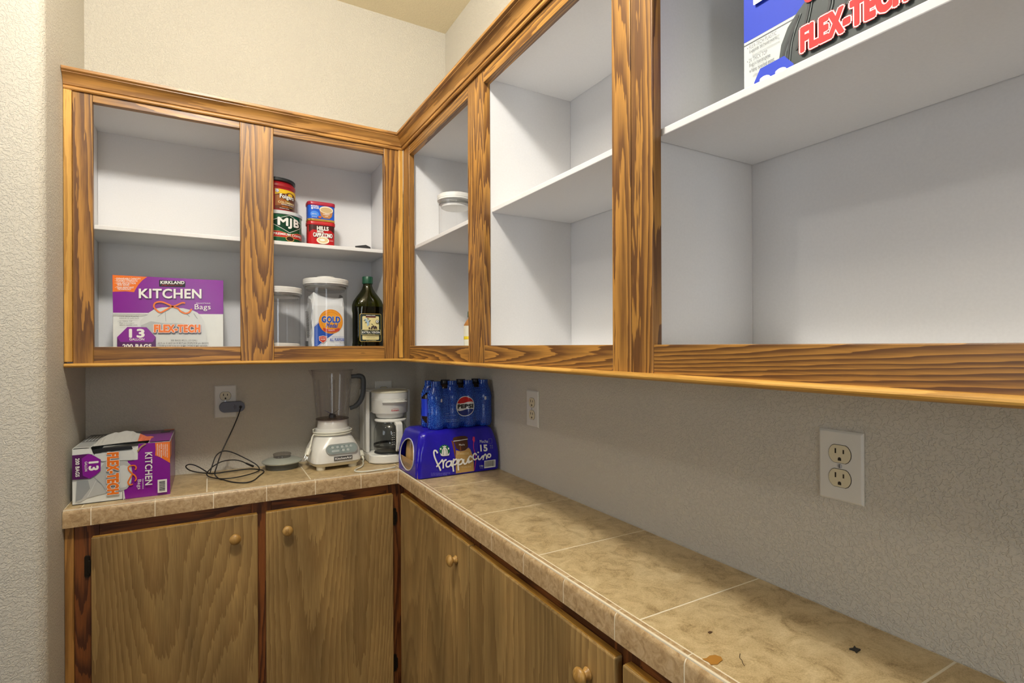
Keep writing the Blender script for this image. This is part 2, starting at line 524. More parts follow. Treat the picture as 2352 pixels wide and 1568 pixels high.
class Print:
    """collects flat ink shapes in label coordinates (u right, v up) and lays them on a surface"""
    def __init__(self, fn, step=0.0, lift=0.00022):
        self.fn, self.step, self.lift = fn, step, lift
        self.items = []
        self.layer = 0
    def add(self, V, F, mat, q=None, layer=None):
        if q:
            V = [q(*v) for v in V]
        if layer is None:
            self.layer += 1
            layer = self.layer
        self.items.append((V, F, mat, layer))
        return self
    def poly(self, pts, mat, q=None, layer=None):
        return self.add(list(pts), [tuple(range(len(pts)))], mat, q, layer)
    def rect(self, x0, y0, x1, y1, mat, q=None):
        return self.poly([(x0, y0), (x1, y0), (x1, y1), (x0, y1)], mat, q)
    def ell(self, cx, cy, rx, ry, mat, q=None, a0=0, a1=360, n=36):
        pts = [(cx + rx * math.cos(math.radians(a0 + (a1 - a0) * k / n)), cy + ry * math.sin(math.radians(a0 + (a1 - a0) * k / n))) for k in range(n if a1 - a0 >= 360 else n + 1)]
        return self.poly(pts, mat, q)
    def ring(self, cx, cy, rx, ry, w, mat, q=None, n=40):
        V, F = [], []
        for k in range(n):
            a = 2 * math.pi * k / n
            V += [(cx + rx * math.cos(a), cy + ry * math.sin(a)), (cx + (rx - w) * math.cos(a), cy + (ry - w) * math.sin(a))]
            j = (k + 1) % n
            F.append((2 * k, 2 * j, 2 * j + 1, 2 * k + 1))
        return self.add(V, F, mat, q)
    def text(self, s, x0, y0, x1, y1, mat, q=None, bold=0.0, shear=0.0, space=1.06, rot=0, halo=0.0, layer=None):
        """fit s into the box; rot=90 turns it clockwise (reads downwards); halo thickens the strokes by that distance"""
        V, T, b = text_tris(s, bold, shear, space)
        W, H = b[2] - b[0], b[3] - b[1]
        out = []
        for x, y in V:
            s_, t_ = (x - b[0]) / W, (y - b[1]) / H
            if rot == 90:
                p = (x0 + t_ * (x1 - x0), y1 - s_ * (y1 - y0))
            else:
                p = (x0 + s_ * (x1 - x0), y0 + t_ * (y1 - y0))
            out.append(q(*p) if q else p)
        if not halo:
            return self.add(out, T, mat, None, layer)
        self.layer += 1
        for k in range(8):
            a = math.pi * k / 4
            dx, dy = halo * math.cos(a), halo * math.sin(a)
            self.add([(x + dx, y + dy) for x, y in out], T, mat, None, self.layer + 0.08 * k)
        return self
    def stroke(self, pts, w, mat, q=None, sub=5, layer=None):
        P = [Vector((p[0], p[1], 0)) for p in pts]
        P = catmull(P, sub) if sub > 1 else P
        if q:
            P = [Vector(tuple(q(p.x, p.y)) + (0,)) for p in P]
        V, F = [], []
        n = len(P)
        for i in range(n):
            t = P[min(i + 1, n - 1)] - P[max(i - 1, 0)]
            if t.length < 1e-9:
                t = Vector((1, 0, 0))
            t.normalize()
            nx, ny = -t.y, t.x
            V += [(P[i].x + nx * w / 2, P[i].y + ny * w / 2), (P[i].x - nx * w / 2, P[i].y - ny * w / 2)]
        F = [(2 * i, 2 * i + 1, 2 * i + 3, 2 * i + 2) for i in range(n - 1)]
        return self.add(V, F, mat, None, layer)
    def build(self, name, parent):
        mats = []
        AV, AF, AI = [], [], []
        for V, F, mat, layer in self.items:
            if mat not in mats:
                mats.append(mat)
            mi = mats.index(mat)
            bm = bmesh.new()
            vs = [bm.verts.new((v[0], v[1], 0)) for v in V]
            for f in F:
                try:
                    bm.faces.new([vs[i] for i in f])
                except ValueError:
                    pass
            if any(len(f) > 4 for f in F):
                bmesh.ops.triangulate(bm, faces=bm.faces[:])
            if self.step:
                for ax in (0, 1):
                    lo = min(v[ax] for v in V); hi = max(v[ax] for v in V)
                    k = math.floor(lo / self.step) + 1
                    while k * self.step < hi:
                        co = [0, 0, 0]; no = [0, 0, 0]
                        co[ax] = k * self.step; no[ax] = 1
                        bmesh.ops.bisect_plane(bm, geom=bm.verts[:] + bm.edges[:] + bm.faces[:], plane_co=co, plane_no=no)
                        k += 1
            bm.verts.index_update()
            base = len(AV)
            for v in bm.verts:
                AV.append(self.fn(v.co.x, v.co.y, layer * self.lift))
            for f in bm.faces:
                AF.append(tuple(base + v.index for v in f.verts))
                AI.append(mi)
            bm.free()
        me = D.meshes.new(name)
        me.from_pydata([tuple(v) for v in AV], [], AF)
        for m in mats:
            me.materials.append(m)
        me.polygons.foreach_set('material_index', AI)
        me.update()
        o = D.objects.new(name, me)
        COL.objects.link(o)
        o.parent = parent
        return o

def quadmap(tl, tr, bl, br, w, h):
    """photo-crop coordinates of a label's four corners -> label coordinates (columns stay vertical)"""
    def q(X, Y):
        t = (X - (tl[0] + bl[0]) / 2) / ((tr[0] + br[0]) / 2 - (tl[0] + bl[0]) / 2)
        top = tl[1] + (tr[1] - tl[1]) * t
        bot = bl[1] + (br[1] - bl[1]) * t
        return (t * w, (bot - Y) / (bot - top) * h)
    return q

def struct(o):
    o['kind'] = 'structure'
    return o
# ------------------------------------------------------------------ the room
WX, WY, WL, ZC = 0.8876, 2.1275, -0.3436, 2.6975      # right wall, back wall, left wall, ceiling
YB = -1.45                                            # wall behind the camera
KX, KY = -2.75, 2.9                                   # kitchen beyond the doorway

struct(box('wall_back', (WL - 0.12, WY, 0), (WX + 0.1, WY + 0.1, ZC), WALL))
struct(box('wall_right', (WX, YB - 0.1, 0), (WX + 0.1, WY, ZC), WALL))
# left wall: stub with bull-nosed jamb, header over the doorway, and the rest of the wall
def jamb_poly(x0, x1, y0, y1, r):
    pts = [(x1, y1), (x0, y1)]
    for k in range(9):
        a = math.radians(180 + 90 * k / 8)
        pts.append((x0 + r + r * math.cos(a), y0 + r + r * math.sin(a)))
    for k in range(9):
        a = math.radians(270 + 90 * k / 8)
        pts.append((x1 - r + r * math.cos(a), y0 + r + r * math.sin(a)))
    return pts
struct(prism('wall_left', jamb_poly(-0.443, WL, 1.655, WY, 0.024), 0, ZC, WALL, plane='xy', smooth=40))
struct(box('wall_doorway_header', (-0.443, -0.55, 2.42), (WL, 1.68, ZC), WALL))
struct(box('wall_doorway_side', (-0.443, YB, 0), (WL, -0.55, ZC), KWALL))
# wall behind the camera with its window opening
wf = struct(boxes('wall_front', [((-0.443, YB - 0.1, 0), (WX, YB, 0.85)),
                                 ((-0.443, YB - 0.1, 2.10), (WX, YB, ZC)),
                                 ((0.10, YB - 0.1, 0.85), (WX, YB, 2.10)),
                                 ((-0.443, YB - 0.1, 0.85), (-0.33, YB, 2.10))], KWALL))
struct(boxes('window_1', [((-0.33, YB - 0.06, 0.85), (0.10, YB - 0.02, 0.89)), ((-0.33, YB - 0.06, 2.06), (0.10, YB - 0.02, 2.10)),
                          ((-0.33, YB - 0.06, 0.89), (-0.29, YB - 0.02, 2.06)), ((0.06, YB - 0.06, 0.89), (0.10, YB - 0.02, 2.06)),
                          ((-0.29, YB - 0.05, 1.46), (0.06, YB - 0.03, 1.49))], flat(235, 235, 232, 0.4, tag='window_frame_paint')))
struct(box('floor', (KX, YB - 0.1, -0.1), (WX, KY, 0), tile_mat('floor_tile', rgb(84, 68, 52), rgb(104, 86, 66), rgb(122, 102, 80), 4, 0.4)))
struct(box('ceiling', (KX, YB - 0.1, ZC), (WX + 0.1, KY, ZC + 0.1), CEIL))
# the kitchen beyond
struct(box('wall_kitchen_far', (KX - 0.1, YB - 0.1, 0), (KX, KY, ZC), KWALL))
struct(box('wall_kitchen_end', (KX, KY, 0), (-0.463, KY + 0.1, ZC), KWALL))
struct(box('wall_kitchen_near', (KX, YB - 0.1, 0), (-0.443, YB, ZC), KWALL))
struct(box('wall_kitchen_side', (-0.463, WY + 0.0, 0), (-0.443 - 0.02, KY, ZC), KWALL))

# ceiling lamp of the pantry, and one in the kitchen
def ceiling_lamp(loc, label, power, color, radius):
    t = thing('ceiling_lamp', label, 'lamp', (loc[0], loc[1], ZC))
    lathe('lamp_base', [(0.0, -0.001), (0.15, -0.001), (0.155, -0.012), (0.15, -0.022), (0.0, -0.022)], flat(225, 222, 214, 0.35, tag='lamp_metal'), t, seg=48)
    gm, nt, p = new_mat('lamp_glow_' + label[:6].replace(' ', '_'))
    p.inputs['Base Color'].default_value = (0.9, 0.88, 0.84, 1)
    p.inputs['Emission Color'].default_value = tuple(color) + (1,)
    p.inputs['Emission Strength'].default_value = 2.5
    lathe('lamp_diffuser', [(0.14, -0.0225), (0.138, -0.035), (0.118, -0.055), (0.08, -0.070), (0.04, -0.076), (0.0, -0.078)], gm, t, seg=48)
    l = D.lights.new('lamp_bulb', 'POINT')
    l.energy = power; l.color = color; l.shadow_soft_size = radius
    o = D.objects.new('lamp_bulb', l)
    COL.objects.link(o)
    o.parent = t
    o.location = (0, 0, -0.085 - radius)
    return t
ceiling_lamp((-0.03, 0.76), 'round frosted ceiling lamp above the pantry floor', 53, (1.0, 0.96, 0.89), 0.07)
ceiling_lamp((-1.22, 1.05), 'round frosted ceiling lamp in the kitchen beyond the doorway', 10, (1.0, 0.95, 0.88), 0.05)
# ------------------------------------------------------------------ upper cabinets
UX, UY = 0.6033, 1.8454        # face planes of the right and the back run
FT = 0.019                     # face frame thickness
ZB, ZT = 1.303, 2.060          # frame bottom / top
RT = 1.3495                    # top of bottom rail
FLOORZ = 1.329                 # cabinet floor
SH0, SH1 = 1.6815, 1.6940

def upper_back():
    t = thing('upper_cabinet', 'two-bay open oak cabinet with groceries on the wall above the blender', 'cabinet', (0.13, 1.98, 1.300))
    B = lambda n, a, b, m, bev=0.0012: box(n, a, b, m, t, bevel=bev)
    y0, y1 = UY, UY + FT
    B('stile', (-0.3248, y0, ZB), (-0.2805, y1, ZT), OAK['z'])
    B('stile', (0.0825, y0, ZB), (0.1775, y1, ZT), OAK['z'])
    B('stile', (0.5350, y0, ZB), (0.6030, y1, ZT), OAK['z'])
    for xa, xb in ((-0.2803, 0.0823), (0.1777, 0.5348)):
        B('rail', (xa, y0 + 0.0003, ZB), (xb, y1, RT), OAK['x'])
        B('rail', (xa, y0 + 0.0003, 2.027), (xb, y1, ZT), OAK['x'])
    B('scribe_strip', (WL + 0.001, y0 - 0.007, ZB + 0.006), (-0.3250, y1, 2.0475), TRIM['z'])
    B('scribe_strip', (0.5868, y0 - 0.007, ZB + 0.004), (0.6014, y0 - 0.0002, 2.0475), TRIM['z'])
    yi = y1 + 0.0005
    B('side_panel', (WL + 0.002, yi, ZB), (-0.3090, WY - 0.0015, 2.050), WHITE_MEL, 0)
    B('side_panel', (0.5617, yi, ZB), (0.5770, WY - 0.0015, 2.050), WHITE_MEL, 0)
    B('back_panel', (-0.3085, 2.115, ZB), (0.5612, WY - 0.0015, 2.050), WHITE_MEL, 0)
    B('bottom_panel', (-0.3085, yi, ZB), (0.5612, 2.1145, FLOORZ), WHITE_MEL, 0)
    B('top_panel', (-0.3085, yi, 2.0355), (0.5612, 2.1145, 2.050), WHITE_MEL, 0)
    B('shelf', (-0.3080, 1.8755, SH0), (0.5607, 2.1145, SH1), WHITE_MEL, 0.0015)
    return t
upper_back()

def upper_right(y_hi, y_lo, stiles, openings, partitions, label, rails_top, bays):
    t = thing('upper_cabinet', label, 'cabinet', (0.745, (y_hi + y_lo) / 2, 1.300))
    B = lambda n, a, b, m, bev=0.0012: box(n, a, b, m, t, bevel=bev)
    x0, x1 = UX, UX + FT
    for a, b in stiles:
        B('stile', (x0, b, ZB), (x1, a, ZT), OAK['z'])
    for a, b in openings:
        B('rail', (x0 + 0.0003, b + 0.0002, ZB), (x1, a - 0.0002, RT), OAK['y'])
        B('rail', (x0 + 0.0003, b + 0.0002, rails_top), (x1, a - 0.0002, ZT), OAK['y'])
    xi = x1 + 0.0005
    for a, b in partitions:
        B('partition', (xi, b, ZB), (0.8745, a, 2.050), WHITE_MEL, 0)
    B('back_panel', (0.875, y_lo + 0.001, ZB), (WX - 0.0015, y_hi - 0.001, 2.050), WHITE_MEL, 0)
    for a, b, zs in bays:
        B('bottom_panel', (xi, b, ZB), (0.8745, a, FLOORZ), WHITE_MEL, 0)
        B('top_panel', (xi, b, 2.028), (0.8745, a, 2.050), WHITE_MEL, 0)
        B('shelf', (0.6253, b + 0.0006, zs - 0.0122), (0.8743, a - 0.0006, zs), WHITE_MEL, 0.0015)
    return t
upper_right(1.8447, 0.6601, [(1.8380, 1.7756), (1.2935, 1.1985), (0.7070, 0.6605)],
            [(1.7756, 1.2935), (1.1985, 0.7070)],
            [(1.812, 1.797), (1.2145, 1.1995), (0.692, 0.677)],
            'two-bay open oak cabinet on the right wall, nearly empty, with one white-lidded canister', 2.015,
            [(1.7965, 1.2150, 1.7005), (1.1990, 0.6925, 1.7005)])
upper_right(0.6596, -0.552, [(0.6592, 0.6105), (0.120, 0.025), (-0.465, -0.5515)],
            [(0.6105, 0.120), (0.025, -0.465)],
            [(0.6465, 0.6315), (0.080, 0.065), (-0.49, -0.505)],
            'open oak cabinet on the right wall holding the blue trash bag box', 2.015,
            [(0.6310, 0.0805, 1.6935), (0.0645, -0.4895, 1.6935)])

# crown and bottom mouldings, mitred in the corner
def sweep_back(name, prof, x0, mat, parent=None):
    n = len(prof)
    V = [(x0, UY - p, z) for p, z in prof] + [(UX - p, UY - p, z) for p, z in prof]
    F = [tuple(range(n)), tuple(range(2 * n - 1, n - 1, -1))] + [(i, (i + 1) % n, n + (i + 1) % n, n + i) for i in range(n)]
    return mk(name, V, F, mat, parent, smooth=28)
def sweep_right(name, prof, y1, mat, parent=None):
    n = len(prof)
    V = [(UX - p - 0.0003, UY - p - 0.0006, z) for p, z in prof] + [(UX - p - 0.0003, y1, z) for p, z in prof]
    F = [tuple(range(n)), tuple(range(2 * n - 1, n - 1, -1))] + [(i, (i + 1) % n, n + (i + 1) % n, n + i) for i in range(n)]
    return mk(name, V, F, mat, parent, smooth=28)
CP = [(0.0004, 2.0485), (0.0055, 2.0485), (0.0075, 2.0515), (0.0072, 2.0560), (0.0060, 2.0585), (0.0095, 2.0600), (0.0105, 2.0665), (0.0130, 2.0735),
      (0.0170, 2.0800), (0.0225, 2.0850), (0.0262, 2.0872), (0.0262, 2.0890), (0.0290, 2.0905), (0.0312, 2.0930), (0.0312, 2.0998), (-0.012, 2.0998), (-0.012, 2.0605), (0.0004, 2.0602)]
tag(sweep_back('crown_molding', CP, WL + 0.001, CROWN['x']), 'stained oak crown molding running along the top of the back wall cabinet', 'molding')
tag(sweep_right('crown_molding', CP, -0.552, CROWN['y']), 'stained oak crown molding running along the top of the right wall cabinets', 'molding')
SP = [(-0.010, 1.3025)]
for k in range(9):
    a = math.radians(90 - 180 * k / 8)
    SP.append((0.0035 + 0.0085 * math.cos(a), 1.2990 + 0.0055 * math.sin(a) * 1.05))
SP += [(-0.010, 1.2935)]
SP[0] = (-0.0005, 1.3028)
SP = [(-0.0100, 1.3026)] + SP
tag(sweep_back('bottom_trim_strip', SP, WL + 0.001, TRIM['x']), 'rounded pale oak strip under the bottom rail of the back wall cabinet', 'trim strip')
tag(sweep_right('bottom_trim_strip', SP, -0.552, TRIM['y']), 'rounded pale oak strip under the bottom rails of the right wall cabinets', 'trim strip')

# ------------------------------------------------------------------ base cabinets
BY, BX = 1.8403, 0.5992        # frame planes
CZ0 = 0.868

def knob(parent, c, axis):
    """turned wooden mushroom knob, built towards -y ('y') or -x ('x') from c"""
    prof = [(0.0, 0.0), (0.0105, 0.0), (0.0115, 0.002), (0.0105, 0.004), (0.0085, 0.006), (0.0070, 0.010), (0.0085, 0.013), (0.0140, 0.0155),
            (0.0160, 0.0185), (0.0160, 0.0205), (0.0140, 0.0240), (0.0095, 0.0270), (0.0045, 0.0285), (0.0, 0.0288)]
    return lathe('knob', [(r, -h) for r, h in prof], KNOBW, parent, c, 28, 40, axis, world=True)

DARKM = flat(58, 52, 44, 0.38, 0.85, tag='aged_bronze')
def hinge(parent, c, axis):
    s = [(-0.0055, 0.0055), (-0.0025, 0.026)]
    x, y, z = c
    if axis == 'y':
        V = [((x - 0.0065, y - 0.003, z - 0.027), (x + 0.0065, y, z + 0.027)), ((x - 0.0045, y - 0.0052, z - 0.030), (x + 0.0045, y, z - 0.0272)), ((x - 0.0045, y - 0.0052, z + 0.0272), (x + 0.0045, y, z + 0.030)),
             ((x + 0.0025, y - 0.009, z - 0.017), (x + 0.0085, y - 0.0032, z + 0.017))]
    else:
        V = [((x - 0.003, y - 0.0065, z - 0.027), (x, y + 0.0065, z + 0.027)), ((x - 0.009, y - 0.0085, z - 0.017), (x - 0.0032, y - 0.0025, z + 0.017))]
    return boxes('hinge', V, DARKM, parent, bevel=0.0008)

def base_back():
    t = thing('base_cabinet', 'oak base cabinet with two plain plywood doors under the blender', 'cabinet', (0.12, 1.98, 0.0))
    B = lambda n, a, b, m, bev=0.001: box(n, a, b, m, t, bevel=bev)
    y0, y1 = BY, BY + FT
    zt = CZ0 - 0.0015
    B('scribe_strip', (WL + 0.001, y0 - 0.004, 0.10), (-0.3229, y1, zt), CROWN['z'])
    B('stile', (-0.3227, y0, 0.10), (-0.268, y1, zt), REDW['z'])
    B('stile', (0.1100, y0, 0.10), (0.1670, y1, zt), REDW['z'])
    B('stile', (0.5380, y0, 0.10), (0.5988, y1, zt), REDW['z'])
    for xa, xb in ((-0.2678, 0.1098), (0.1672, 0.5378)):
        B('rail', (xa, y0 + 0.0004, 0.812), (xb, y1, zt), REDW['x'])
        B('rail', (xa, y0 + 0.0004, 0.10), (xb, y1, 0.145), REDW['x'])
    B('side_panel', (WL + 0.001, y1 + 0.0004, 0.0), (-0.328, WY - 0.002, zt), REDW['z'], 0)
    B('side_panel', (0.583, y1 + 0.0004, 0.0), (0.598, WY - 0.002, zt), REDW['z'], 0)
    B('bottom_panel', (-0.3278, y1 + 0.0004, 0.10), (0.5828, WY - 0.002, 0.115), WHITE_MEL, 0)
    B('toe_kick', (-0.3278, y1 + 0.05, 0.0), (0.5828, y1 + 0.065, 0.0995), REDW['x'], 0)
    for xa, xb, kx in ((-0.2838, 0.1270, 0.0640), (0.1503, 0.5568, 0.2110)):
        d = box('door', (xa, y0 - 0.0192, 0.118), (xb, y0 - 0.0003, 0.8285), DOORW, t, bevel=0.0025)
        box('door_edge_band', (xa + 0.002, y0 - 0.0150, 0.8286), (xb - 0.002, y0 - 0.0012, 0.8294), TRIM['x'], d)
        knob(d, (kx, y0 - 0.0194, 0.7665), 'y')
    hinge(t, (-0.2945, y0 - 0.0002, 0.748), 'y')
    hinge(t, (0.5660, y0 - 0.0002, 0.744), 'y')
    hinge(t, (0.5660, y0 - 0.0002, 0.226), 'y')
    hinge(t, (-0.2945, y0 - 0.0002, 0.20), 'y')
    return t
base_back()

def base_right():
    t = thing('base_cabinet', 'long oak base cabinet with plain plywood doors along the right wall', 'cabinet', (0.745, 0.64, 0.0))
    B = lambda n, a, b, m, bev=0.001: box(n, a, b, m, t, bevel=bev)
    x0, x1 = BX, BX + FT
    zt = CZ0 - 0.0015
    st = [(1.8395, 1.775), (1.280, 1.215), (0.700, 0.637), (0.120, 0.06), (-0.49, -0.552)]
    for a, b in st:
        B('stile', (x0, b, 0.10), (x1, a, zt), REDW['z'])
    for i in range(len(st) - 1):
        a, b = st[i][1] - 0.0002, st[i + 1][0] + 0.0002
        B('rail', (x0 + 0.0004, b, 0.812), (x1, a, zt), REDW['y'])
        B('rail', (x0 + 0.0004, b, 0.10), (x1, a, 0.145), REDW['y'])
    B('side_panel', (x1 + 0.0004, -0.552, 0.0), (WX - 0.002, -0.537, zt), REDW['z'], 0)
    B('side_panel', (x1 + 0.0004, 1.824, 0.0), (WX - 0.002, 1.8395, zt), REDW['z'], 0)
    B('bottom_panel', (x1 + 0.0004, -0.5365, 0.10), (WX - 0.002, 1.8235, 0.115), WHITE_MEL, 0)
    B('toe_kick', (x1 + 0.05, -0.5365, 0.0), (x1 + 0.065, 1.8235, 0.0995), REDW['y'], 0)
    for a, b, ky in ((1.8125, 1.2490, 1.326), (1.2440, 0.6785, 0.748), (0.6590, 0.0950, 0.165), (0.0850, -0.52, -0.44)):
        d = box('door', (x0 - 0.0192, b, 0.118), (x0 - 0.0003, a, 0.8300), DOORW, t, bevel=0.0025)
        box('door_edge_band', (x0 - 0.0150, b + 0.002, 0.8301), (x0 - 0.0012, a - 0.002, 0.8309), TRIM['y'], d)
        knob(d, (x0 - 0.0194, ky, 0.768), 'x')
    return t
base_right()

# ------------------------------------------------------------------ tiled countertop
def countertop():
    t = thing('countertop', 'L-shaped worktop of tan ceramic tiles with rounded edge tiles', 'countertop', (0.5, 1.95, CZ0))
    fx, fy, w = 0.5742, 1.8153, 0.0158
    zt, zb = 0.914, 0.866
    g = 0.0016
    # substrate with the grout showing in the joints
    L = [(WL + 0.001, fy + 0.003), (fx + 0.003, fy + 0.003), (fx + 0.003, -0.55), (WX - 0.001, -0.55), (WX - 0.001, WY - 0.001), (WL + 0.001, WY - 0.001)]
    prism('grout_bed', L, CZ0, zt - 0.0006, GROUT, t, 'xy', world=True)
    # top tiles
    def tile(x0, x1, y0, y1):
        box('tile', (x0 + g, y0 + g, zt - 0.007), (x1 - g, y1 - g, zt), TILE, t, bevel=0.0008)
    xs = [WL + 0.001, -0.3045, -0.0100, 0.2845, 0.5900]
    for i in range(4):
        tile(xs[i], xs[i + 1], fy + w, WY - 0.001)
    tile(0.5900, WX - 0.001, 1.823, WY - 0.001)
    ys = [1.823, 1.5245, 1.2262, 0.9275, 0.6289, 0.3289, 0.030, -0.269, -0.549]
    for i in range(len(ys) - 1):
        tile(fx + w, WX - 0.001, ys[i + 1], ys[i])
    # rounded edge tiles
    r = 0.0125
    prof = [(0, 0.9072), (0, zt)]
    for k in range(7):
        a = math.radians(90 - 90 * k / 6)
        prof.append((w - r + r * math.cos(a), zt - r + r * math.sin(a)))
    prof += [(w, zb), (0.0075, zb), (0.0075, 0.9072)]
    prof = [(p, z) for p, z in prof]
    n = len(prof)
    def strip(va, vb):
        V = va + vb
        F = [tuple(range(n)), tuple(range(2 * n - 1, n - 1, -1))] + [(i, (i + 1) % n, n + (i + 1) % n, n + i) for i in range(n)]
        mk('edge_tile', V, F, EDGE, t, smooth=30, world=True)
    gp = [(p - (0.0005 if p > 0.001 else 0), z - (0.0005 if z > 0.90 else 0)) for p, z in prof]
    def joint(va, vb):
        F = [tuple(range(n)), tuple(range(2 * n - 1, n - 1, -1))] + [(i, (i + 1) % n, n + (i + 1) % n, n + i) for i in range(n)]
        mk('grout_joint', va + vb, F, GROUT, t, smooth=30, world=True)
    bx = [WL + 0.001, -0.2825, -0.1378, 0.0070, 0.1515, 0.2962, 0.4434]
    iy = fy + w - g
    ix = fx + w - g
    for x in bx[1:]:
        joint([(x - 0.0016, iy - p, z) for p, z in gp], [(x + 0.0016, iy - p, z) for p, z in gp])
    joint([(ix - p - 0.0022, iy - p, z) for p, z in gp], [(ix - p, iy - p - 0.0022, z) for p, z in gp])
    for i in range(len(bx)):
        a = bx[i] + (g * 0.75 if i else 0)
        va = [(a, iy - p, z) for p, z in prof]
        if i + 1 < len(bx):
            vb = [(bx[i + 1] - g * 0.75, iy - p, z) for p, z in prof]
        else:
            vb = [(ix - p - 0.0012, iy - p, z) for p, z in prof]
        strip(va, vb)
    ry = [None, 1.6865, 1.5405, 1.3955, 1.2495, 1.1045, 0.9592, 0.8138, 0.6690, 0.5225, 0.377, 0.232, 0.087, -0.058, -0.203, -0.348, -0.549]
    for y in ry[1:-1]:
        joint([(ix - p, y + 0.0016, z) for p, z in gp], [(ix - p, y - 0.0016, z) for p, z in gp])
    for i in range(len(ry) - 1):
        va = [(ix - p, (iy - p - 0.0012) if i == 0 else ry[i] - g * 0.75, z) for p, z in prof]
        vb = [(ix - p, ry[i + 1] + g * 0.75, z) for p, z in prof]
        strip(va, vb)
    return t
countertop()

# ------------------------------------------------------------------ wall outlets
PLATE = flat(228, 226, 218, 0.35, tag='plate_plastic')
IVORY = flat(226, 216, 184, 0.35, tag='ivory_plastic')
SLOT = flat(46, 36, 22, 0.7, tag='slot_shadow')
def outlet(loc, rotz, label, receptacles=(1, -1)):
    t = thing('wall_outlet', label, 'outlet', loc, rotz, 'duplex outlets above the counter')
    V, F = [], []
    sec = [(0.0350, 0.0572, 0.0), (0.0350, 0.0572, -0.0022), (0.0318, 0.0540, -0.0052), (0.0, 0.0, -0.0056)]
    for hx, hz, y in sec[:3]:
        V += [(sx * hx, y, sz * hz) for sx, sz in ((-1, -1), (1, -1), (1, 1), (-1, 1))]
    for i in range(2):
        F += [(i * 4 + k, i * 4 + (k + 1) % 4, i * 4 + 4 + (k + 1) % 4, i * 4 + 4 + k) for k in range(4)]
    F += [(8, 9, 10, 11), (3, 2, 1, 0)]
    mk('cover_plate', V, F, PLATE, t, bevel=0.0007)
    for s in receptacles:
        cz = s * 0.0195
        pts = []
        for k in range(24):
            a = 2 * math.pi * k / 24
            pts.append((0.0172 * math.cos(a), cz + max(-0.0142, min(0.0142, 0.0172 * math.sin(a)))))
        gap = prism('receptacle_gap', [(x * 1.05, cz + (z - cz) * 1.05) for x, z in pts], -0.0054, -0.00555, SLOT, t)
        r = prism('receptacle', pts, -0.0055, -0.0064, IVORY, t)
        boxes('slot', [((-0.0075, -0.0066, cz + 0.0005), (-0.0052, -0.0060, cz + 0.0085)), ((0.0050, -0.0066, cz + 0.0010), (0.0072, -0.0060, cz + 0.0075))], SLOT, r, world=False)
        gp = [(0.0026 * math.cos(math.radians(a)), cz - 0.0078 + 0.0026 * math.sin(math.radians(a))) for a in range(0, 181, 30)] + [(-0.0026, cz - 0.0108), (0.0026, cz - 0.0108)]
        prism('ground_slot', gp, -0.0060, -0.0066, SLOT, r)
    if receptacles:
        sc = lathe('screw', [(0.0, -0.0068), (0.0032, -0.0066), (0.0036, -0.0056)], flat(210, 212, 214, 0.3, 0.6, tag='screw_metal'), t, (0, 0, 0), 16, 40, 'y')
        box('screw_slot', (-0.0004, -0.0070, -0.0028), (0.0004, -0.0067, 0.0028), SLOT, sc, world=False)
    return t
outlet((0.0465, WY - 0.0003, 1.1555), 0, 'white outlet plate with a grey charger plugged into its lower socket')
outlet((0.6110, WY - 0.0003, 1.1505), 0, 'white wall plate peeking out above the coffee maker')
outlet((WX - 0.0003, 1.4200, 1.1495), -math.pi / 2, 'white duplex outlet on the right wall beside the soda packs')
outlet((WX - 0.0003, 0.4795, 1.1525), -math.pi / 2, 'white duplex outlet alone on the bare right wall under the trash bag box cabinet')
# ------------------------------------------------------------------ inks and plastics
PURPLE = flat(132, 28, 150, 0.22, tag='ink_purple'); DPURPLE = flat(84, 22, 92, 0.25, tag='ink_dark_purple')
ORANGE = flat(240, 122, 28, 0.28, tag='ink_orange'); INKW = flat(240, 240, 236, 0.3, tag='ink_white')
BOXW = flat(226, 230, 228, 0.28, tag='box_white'); BAGG = flat(186, 190, 190, 0.3, tag='ink_bag_grey'); BAGL = flat(214, 218, 218, 0.3, tag='ink_bag_light')
BAGD = flat(150, 156, 160, 0.3, tag='ink_bag_shade'); BLACK = flat(26, 26, 28, 0.35, tag='ink_black'); REDI = flat(206, 34, 36, 0.3, tag='ink_red')
GREYT = flat(96, 98, 100, 0.4, tag='ink_grey'); BLUEI = flat(30, 70, 210, 0.28, tag='ink_blue'); CARD = flat(176, 142, 98, 0.8, tag='kraft_card')
GREYTOP = flat(122, 124, 122, 0.5, tag='box_top_grey')

def face_front(w, y=0.0, x0=0.0, z0=0.0):      # label on a face looking to -y
    return lambda u, v, d: (x0 + u, y - d, z0 + v)
def face_left(x, y0, z0=0.0):                  # label on a face looking to -x, u runs towards -y
    return lambda u, v, d: (x - d, y0 - u, z0 + v)

def bars(P, x0, y0, x1, y1, q, n=22, vertical=True):
    P.rect(x0, y0, x1, y1, INKW, q)
    rnd = random.Random(3)
    lay = P.layer + 1
    P.layer += 1
    if vertical:
        x = x0 + (x1 - x0) * 0.1
        while x < x1 - (x1 - x0) * 0.12:
            w = (x1 - x0) * rnd.choice((0.015, 0.03, 0.045))
            P.poly([(x, y0 + (y1 - y0) * 0.16), (x + w, y0 + (y1 - y0) * 0.16), (x + w, y0 + (y1 - y0) * 0.86), (x, y0 + (y1 - y0) * 0.86)], BLACK, q, lay)
            x += w + (x1 - x0) * rnd.choice((0.02, 0.03))
    else:
        y = y0 + (y1 - y0) * 0.1
        while y < y1 - (y1 - y0) * 0.12:
            w = (y1 - y0) * rnd.choice((0.015, 0.03, 0.045))
            P.poly([(x0 + (x1 - x0) * 0.16, y), (x0 + (x1 - x0) * 0.8, y), (x0 + (x1 - x0) * 0.8, y + w), (x0 + (x1 - x0) * 0.16, y + w)], BLACK, q, lay)
            y += w + (y1 - y0) * rnd.choice((0.02, 0.03))

